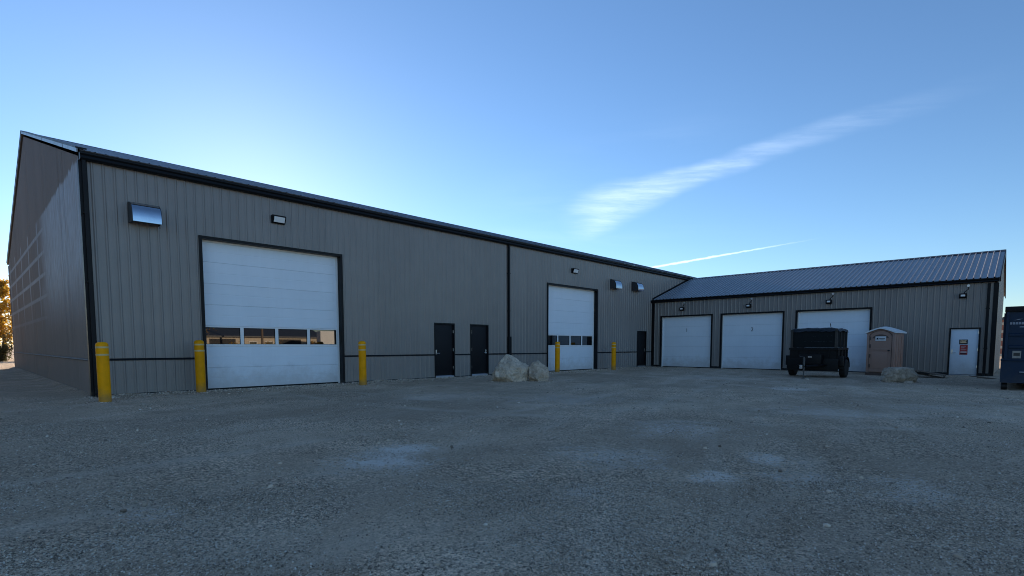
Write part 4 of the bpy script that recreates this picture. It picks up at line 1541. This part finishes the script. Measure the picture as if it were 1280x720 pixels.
def leaf_mesh(name, centres, size, m, rr):
    n = len(centres)
    c = np.asarray(centres)
    a = rr.normal(size=(n, 3)); a /= np.linalg.norm(a, axis=1)[:, None]
    b = rr.normal(size=(n, 3)); b -= (a * b).sum(1)[:, None] * a; b /= np.linalg.norm(b, axis=1)[:, None]
    s = (size * rr.uniform(.6, 1.3, n))[:, None]
    nn = np.cross(a, b)
    v = np.stack([c - a * s, c + b * s * .55 + nn * s * .15, c + a * s, c - b * s * .55 + nn * s * .15], 1).reshape(-1, 3)
    me = bpy.data.meshes.new(name)
    me.vertices.add(n * 4)
    me.vertices.foreach_set('co', v.ravel())
    me.loops.add(n * 4)
    me.loops.foreach_set('vertex_index', np.arange(n * 4))
    me.polygons.add(n)
    me.polygons.foreach_set('loop_start', np.arange(n) * 4)
    me.polygons.foreach_set('loop_total', np.full(n, 4))
    me.update()
    me.validate()
    me.materials.append(m)
    return me


def tree_meshes(seed, H, nleaf, spread, m, lsize=.10):
    rr = np.random.default_rng(seed)
    mb = MB()
    tips = []
    pts, p = [], Vector((0, 0, -.2))
    for k in range(8):
        pts.append(p.copy())
        p = p + Vector((rr.normal() * .08, rr.normal() * .08, H * .85 / 7))
    mb.tube(pts, .1, 9, radii=[H * .021 * (1 - k / 8.5) + .01 for k in range(8)])
    for k in range(26):
        f = rr.uniform(.25, .98)
        i = min(6, int(f * 7))
        st = pts[i].lerp(pts[i + 1], f * 7 - i)
        az = rr.uniform(0, 6.28)
        ln = spread * (1.15 - f * .75) * rr.uniform(.6, 1.1)
        q = [st]
        d = Vector((math.cos(az), math.sin(az), rr.uniform(.35, .9))).normalized()
        for s in range(4):
            q.append(q[-1] + d * ln / 4)
            d = (d + Vector(rr.normal(size=3)) * .22 + Vector((0, 0, .08))).normalized()
        r0 = H * .007 * (1.2 - f)+.008
        mb.tube(q, .02, 6, radii=[r0, r0 * .8, r0 * .6, r0 * .4, r0 * .2])
        for s in range(1, 5):
            tips.append((q[s], ln * .20))
            for t_ in range(2):
                dd = Vector(rr.normal(size=3)).normalized() * ln * .32
                mb.tube([q[s], q[s] + dd * .5 + Vector((0, 0, .03)), q[s] + dd], .006, 4, radii=[r0 * .35, r0 * .22, r0 * .1])
                tips.append((q[s] + dd, ln * .17))
    cs_ = []
    for k in range(nleaf):
        c, r = tips[rr.integers(len(tips))]
        cs_.append(np.array(c) + rr.normal(size=3) * r * .7)
    lm = leaf_mesh('crown', cs_, lsize, m, rr)
    trunk = MB()
    trunk.v, trunk.f = mb.v, mb.f
    tme = meshdata('trunk', mb.v, mb.f, M_BARK, True)
    return tme, lm


TREES = [tree_meshes(101, 8.6, 6000, 2.5, M_LEAFG), tree_meshes(102, 7.2, 5200, 2.2, M_LEAFG), tree_meshes(103, 6.0, 4500, 2.0, M_LEAFG)]


def tree(kind, x, y, s, rz, label, group):
    r = empty('autumn_tree', (x, y, 0), rz)
    r.scale = (s, s, s)
    tag(r, label, 'tree', group)
    link(bpy.data.objects.new('trunk', TREES[kind][0]), r)
    link(bpy.data.objects.new('crown', TREES[kind][1]), r)


G1 = 'autumn trees left of the gable wall'
tree(1, 0.6, 50.0, 1.18, .3, 'golden autumn tree just past the far end of the gable wall', G1)
tree(2, -1.3, 53.5, 1.3, 1.3, 'golden autumn tree at the left edge of the picture behind the shrubs', G1)
tree(0, -6.0, 52.0, 1.0, 2.2, 'tall golden tree farther left than the picture edge', G1)
tree(1, -11.0, 55.0, 1.1, 4.0, 'round golden tree at the left end of the tree row', G1)

# dark undergrowth at their feet
for k, (x, y, h, lab) in enumerate([(0.2, 46.5, 2.6, 'dark leafy shrub under the golden tree by the gable end'), (2.4, 47.5, 2.3, 'dark shrub partly hidden by the gable wall'),
                                    (-2.3, 47.2, 2.8, 'dark shrub at the left picture edge'), (-5.0, 47.8, 2.5, 'dark shrub left of the picture edge'), (-8.5, 49.0, 2.6, 'dark shrub at the left end of the thicket')]):
    rr = np.random.default_rng(300 + k)
    r = empty('shrub', (x, y, 0))
    tag(r, lab, 'shrub', 'dark shrubs under the autumn trees')
    mb = MB()
    cs_ = []
    for s in range(14):
        az = rr.uniform(0, 6.28); le = rr.uniform(.5, 1.0) * h
        tip = Vector((math.cos(az) * le * .45, math.sin(az) * le * .45, le * .9))
        mb.tube([(0, 0, -.05), tip * .5 + Vector((0, 0, .12 * h)), tip], .02, 5, radii=[.03, .018, .006])
        for q in range(150):
            f = rr.uniform(.1, 1.05)
            cs_.append(np.array(tip) * f + rr.normal(size=3) * .22)
    mb.build('stems', M_BARK, r)
    link(bpy.data.objects.new('foliage', leaf_mesh('foliage', cs_, .085, M_LEAFD, rr)), r)

# ------------------------------------------------------------------ across the yard, behind the camera: what the door windows mirror
M_CREAM = mat('cream_siding', (0.55, 0.47, 0.36), 0.6, 0, 0.4, painted((0.55, 0.47, 0.36), 0.06))
M_BRICKR = mat('red_siding', (0.30, 0.13, 0.09), 0.7, 0, 0.4, painted((0.30, 0.13, 0.09), 0.15))
sh = empty('cream_shed', (27.0, -64.0, 0))
tag(sh, 'long cream shed across the yard, mirrored in the door windows', 'shed')
MB().prism([(-5, -.3), (5, -.3), (5, 2.6), (0, 4.0), (-5, 2.6)], 0, -9, 9).build('wall', M_CREAM, sh)
mb = MB()
mb.prism([(-5.4, 2.55), (0, 4.06), (5.4, 2.55), (5.4, 2.7), (0, 4.22), (-5.4, 2.7)], 0, -9.3, 9.3)
mb.build('roof', M_ROOF, sh)
for x in (-6.5, 2.5):
    MB().box(x, x + 3.2, 5.002, 5.05, 0, 2.3).build('door', M_DARKDOOR, sh)
for x in (-1.6, 0.6):
    w = MB().box(x, x + 1.1, 5.002, 5.06, 1.0, 2.0).build('window', M_DOORFRAME, sh)
    MB().box(x + .08, x + 1.02, 5.061, 5.07, 1.08, 1.92).build('pane', M_GLASS, w)
cb = empty('box_trailer', (35.5, -52.5, 0), R(14))
tag(cb, 'white box trailer parked across the yard near the utility pole', 'trailer')
MB().box(-3, 3, -1.2, 1.2, .9, 3.4, .04).build('body', M_DOORFRAME, cb)
for x in (-1.6, -.6):
    for sg in (-1, 1):
        MB().lathe([(.2, -.12), (.42, -.12), (.45, 0), (.42, .12), (.2, .12)], 20, Matrix.Translation((x, sg * 1.0, .45)) @ Matrix.Rotation(R(90), 4, 'X')).build('wheel', M_RUBBER, cb)
for k, (x, y, lab) in enumerate([(21.0, -53.5, 'ochre bush across the yard left of the utility pole'), (27.2, -55.0, 'ochre bush across the yard before the cream shed'), (31.6, -54.0, 'ochre bush across the yard beside the white box trailer')]):
    rr = np.random.default_rng(400 + k)
    r = empty('bush', (x, y, 0))
    tag(r, lab, 'bush', 'ochre bushes across the yard')
    mb = MB(); cs_ = []
    for q in range(12):
        az = rr.uniform(0, 6.28); le = rr.uniform(.9, 1.9)
        tip = Vector((math.cos(az) * le * .6, math.sin(az) * le * .6, le))
        mb.tube([(0, 0, -.05), tip * .55, tip], .02, 5, radii=[.03, .018, .006])
        for w in range(70):
            cs_.append(np.array(tip) * rr.uniform(.2, 1.05) + rr.normal(size=3) * .22)
    mb.build('stems', M_BARK, r)
    link(bpy.data.objects.new('foliage', leaf_mesh('foliage', cs_, .11, M_LEAFG, rr)), r)
pole = empty('utility_pole', (24.5, -52, 0))
tag(pole, 'weathered wooden utility pole across the yard', 'pole')
MB().tube([(0, 0, -.3), (0, 0, 8.5)], .14, 12, radii=[.16, .11]).build('shaft', M_WOOD, pole)
MB().box(-1.1, 1.1, -.06, .06, 7.6, 7.75).build('crossarm', M_WOOD, pole)
G2 = 'autumn trees across the yard'
tree(0, 18.5, -58, 1.0, 0.7, 'golden tree across the yard beside the cream shed', G2)
tree(1, 39.0, -57, 1.0, 2.7, 'golden tree across the yard right of the cream shed', G2)
tree(2, 33.0, -71, 1.2, 1.9, 'golden tree across the yard behind the cream shed', G2)

blk = empty('sky_blocker_building', (-17, 14, 0))  # unseen building, added to keep western sky light off the gable and wing
tag(blk, 'unseen dark slate building with window grids, added left of the yard to block sky light', 'building')
MB().prism([(-14, -.3), (0, -.3), (0, 12.5), (-7, 14.5), (-14, 12.5)], 1, -20, 24).build('wall', mat('blocker_siding', (0.030, 0.034, 0.040), 0.7, 0, 0.3, painted((0.030, 0.034, 0.040), 0.1)), blk)
MB().prism([(-14.4, 12.35), (-7, 14.52), (.4, 12.35), (.4, 12.5), (-7, 14.72), (-14.4, 12.5)], 1, -20.4, 24.4).build('roof', M_ROOF, blk)
for k in range(6):
    y = -17 + k * 6.6
    w = bpy.data.objects.new('window', None)
    link(w, blk)
    fm = MB()
    for a in range(5):
        fm.box(.002, .07, y + a * .7, y + a * .7 + .06, 3.0, 6.06)
        fm.box(.002, .064, y, y + 2.86, 3.0 + a * .75, 3.06 + a * .75)
    fm.build('frame', M_DOORFRAME, w)
    MB().box(.0015, .02, y + .01, y + 2.85, 3.01, 6.05).build('pane', M_GLASS, w)

# far things seen in the gap between the wing and the bin
fb = empty('far_house', (92, -16.6, 0), 0)
tag(fb, 'distant sunlit house with reddish siding in the gap beside the blue bin', 'house')
for k in range(14):
    MB().box(0.02 - .012 * (k % 2), 8, -7, 1.4, k * .34, k * .34 + .33).build('siding_board', M_BRICKR if k % 3 else M_CREAM, fb)
MB().prism([(-7.4, 4.75), (1.8, 4.75), (-2.8, 7.4)], 0, -.3, 8.3).build('roof', M_ROOF, fb)

# ------------------------------------------------------------------ loose crushed stone in the foreground (uncountable)
protos = bpy.data.collections.new('crushed_stone_shapes')
for k in range(5):
    rr = np.random.default_rng(900 + k)
    bm = bmesh.new()
    bmesh.ops.create_icosphere(bm, subdivisions=1, radius=1.0)
    sc = rr.uniform(.65, 1.2, 3)
    for v in bm.verts:
        v.co = Vector((v.co.x * sc[0], v.co.y * sc[1], v.co.z * sc[2] * .75)) * rr.uniform(.75, 1.15)
    me = bpy.data.meshes.new('stone_shape')
    bm.to_mesh(me); bm.free()
    me.materials.append(M_STONE)
    protos.objects.link(bpy.data.objects.new('stone_shape', me))


def cam_ground(n, d0, d1):
    d = np.sqrt(rng.uniform(d0 ** 2, d1 ** 2, n))
    u = rng.uniform(-1.04, 1.04, n) * d
    x = CAM.x + math.sin(YAW) * d + math.cos(YAW) * u
    y = CAM.y + math.cos(YAW) * d - math.sin(YAW) * u
    return x, y


PX, PY, PS = [], [], []
for (n, d0, d1, s0, s1) in ((125000, 2.3, 5.0, .0035, .0098), (62000, 5.0, 9.0, .004, .011), (22000, 9.0, 17.0, .005, .014)):
    x, y = cam_ground(n, d0, d1)
    keep = (y < -0.3) & (x < 28.2)
    x, y = x[keep], y[keep]
    dens = np.array([mnoise.fractal(Vector((a * .55, b * .55, 2.2)), 1.0, 2.0, 4) for a, b in zip(x, y)])
    k2 = rng.uniform(0, 1, len(x)) < np.clip(.62 + dens * 1.1, .10, 1.0) * (1 - .75 * rut_field(x, y))
    x, y = x[k2], y[k2]
    PX.append(x); PY.append(y)
    PS.append(s0 + (s1 - s0) * rng.uniform(0, 1, len(x)) ** 2.2)
# stones kicked up against the walls and a few stray bigger ones
n = 5000
x = rng.uniform(-.2, 28, n); y = -.06 - rng.exponential(.35, n)
PX.append(x); PY.append(y); PS.append(rng.uniform(.010, .030, n))
n = 500
x, y = cam_ground(n, 3, 20)
PX.append(x); PY.append(y); PS.append(rng.uniform(.016, .032, n))
for (cx_, cy_, r_, n) in [(11.95, -3.35, .72, 260), (12.55, -4.2, .46, 160), (21.75, -13.9, .56, 150)] + [(b[0], b[1], .14, 90) for b in BOL]:
    a = rng.uniform(0, 6.28, n); d = r_ + np.abs(rng.normal(0, .09, n))
    PX.append(cx_ + np.cos(a) * d); PY.append(cy_ + np.sin(a) * d); PS.append(rng.uniform(.008, .028, n))
PX, PY, PS = map(np.concatenate, (PX, PY, PS))
keep = (PY < -.05)
PX, PY, PS = PX[keep], PY[keep], PS[keep]
PZ = np.array([gz(a, b) for a, b in zip(PX, PY)]) + PS * .15
gm = bpy.data.meshes.new('loose_gravel')
gm.vertices.add(len(PX))
gm.vertices.foreach_set('co', np.stack([PX, PY, PZ], 1).ravel())
at = gm.attributes.new('s', 'FLOAT', 'POINT')
at.data.foreach_set('value', PS)
at = gm.attributes.new('rot', 'FLOAT_VECTOR', 'POINT')
rot = rng.uniform(0, 6.28, (len(PX), 3)); rot[:, :2] = rng.normal(0, .5, (len(PX), 2))
at.data.foreach_set('vector', rot.ravel())
gm.materials.append(M_STONE)
go = tag(link(bpy.data.objects.new('loose_gravel', gm)), 'loose grey crushed stone scattered over the yard', 'gravel', kind='stuff')
ng = bpy.data.node_groups.new('scatter_stones', 'GeometryNodeTree')
ng.interface.new_socket('Geometry', in_out='INPUT', socket_type='NodeSocketGeometry')
ng.interface.new_socket('Geometry', in_out='OUTPUT', socket_type='NodeSocketGeometry')
gi, gout = ng.nodes.new('NodeGroupInput'), ng.nodes.new('NodeGroupOutput')
m2p = ng.nodes.new('GeometryNodeMeshToPoints')
iop = ng.nodes.new('GeometryNodeInstanceOnPoints')
ci = ng.nodes.new('GeometryNodeCollectionInfo')
ci.inputs['Collection'].default_value = protos
ci.inputs['Separate Children'].default_value = True
ci.inputs['Reset Children'].default_value = True
na = ng.nodes.new('GeometryNodeInputNamedAttribute'); na.data_type = 'FLOAT'; na.inputs['Name'].default_value = 's'
nr = ng.nodes.new('GeometryNodeInputNamedAttribute'); nr.data_type = 'FLOAT_VECTOR'; nr.inputs['Name'].default_value = 'rot'
e2r = ng.nodes.new('FunctionNodeEulerToRotation')
L_ = ng.links.new
L_(gi.outputs[0], m2p.inputs['Mesh'])
L_(m2p.outputs[0], iop.inputs['Points'])
L_(ci.outputs[0], iop.inputs['Instance'])
iop.inputs['Pick Instance'].default_value = True
L_(nr.outputs[0], e2r.inputs[0])
L_(e2r.outputs[0], iop.inputs['Rotation'])
L_(na.outputs[0], iop.inputs['Scale'])
L_(iop.outputs[0], gout.inputs[0])
md = go.modifiers.new('scatter', 'NODES')
md.node_group = ng
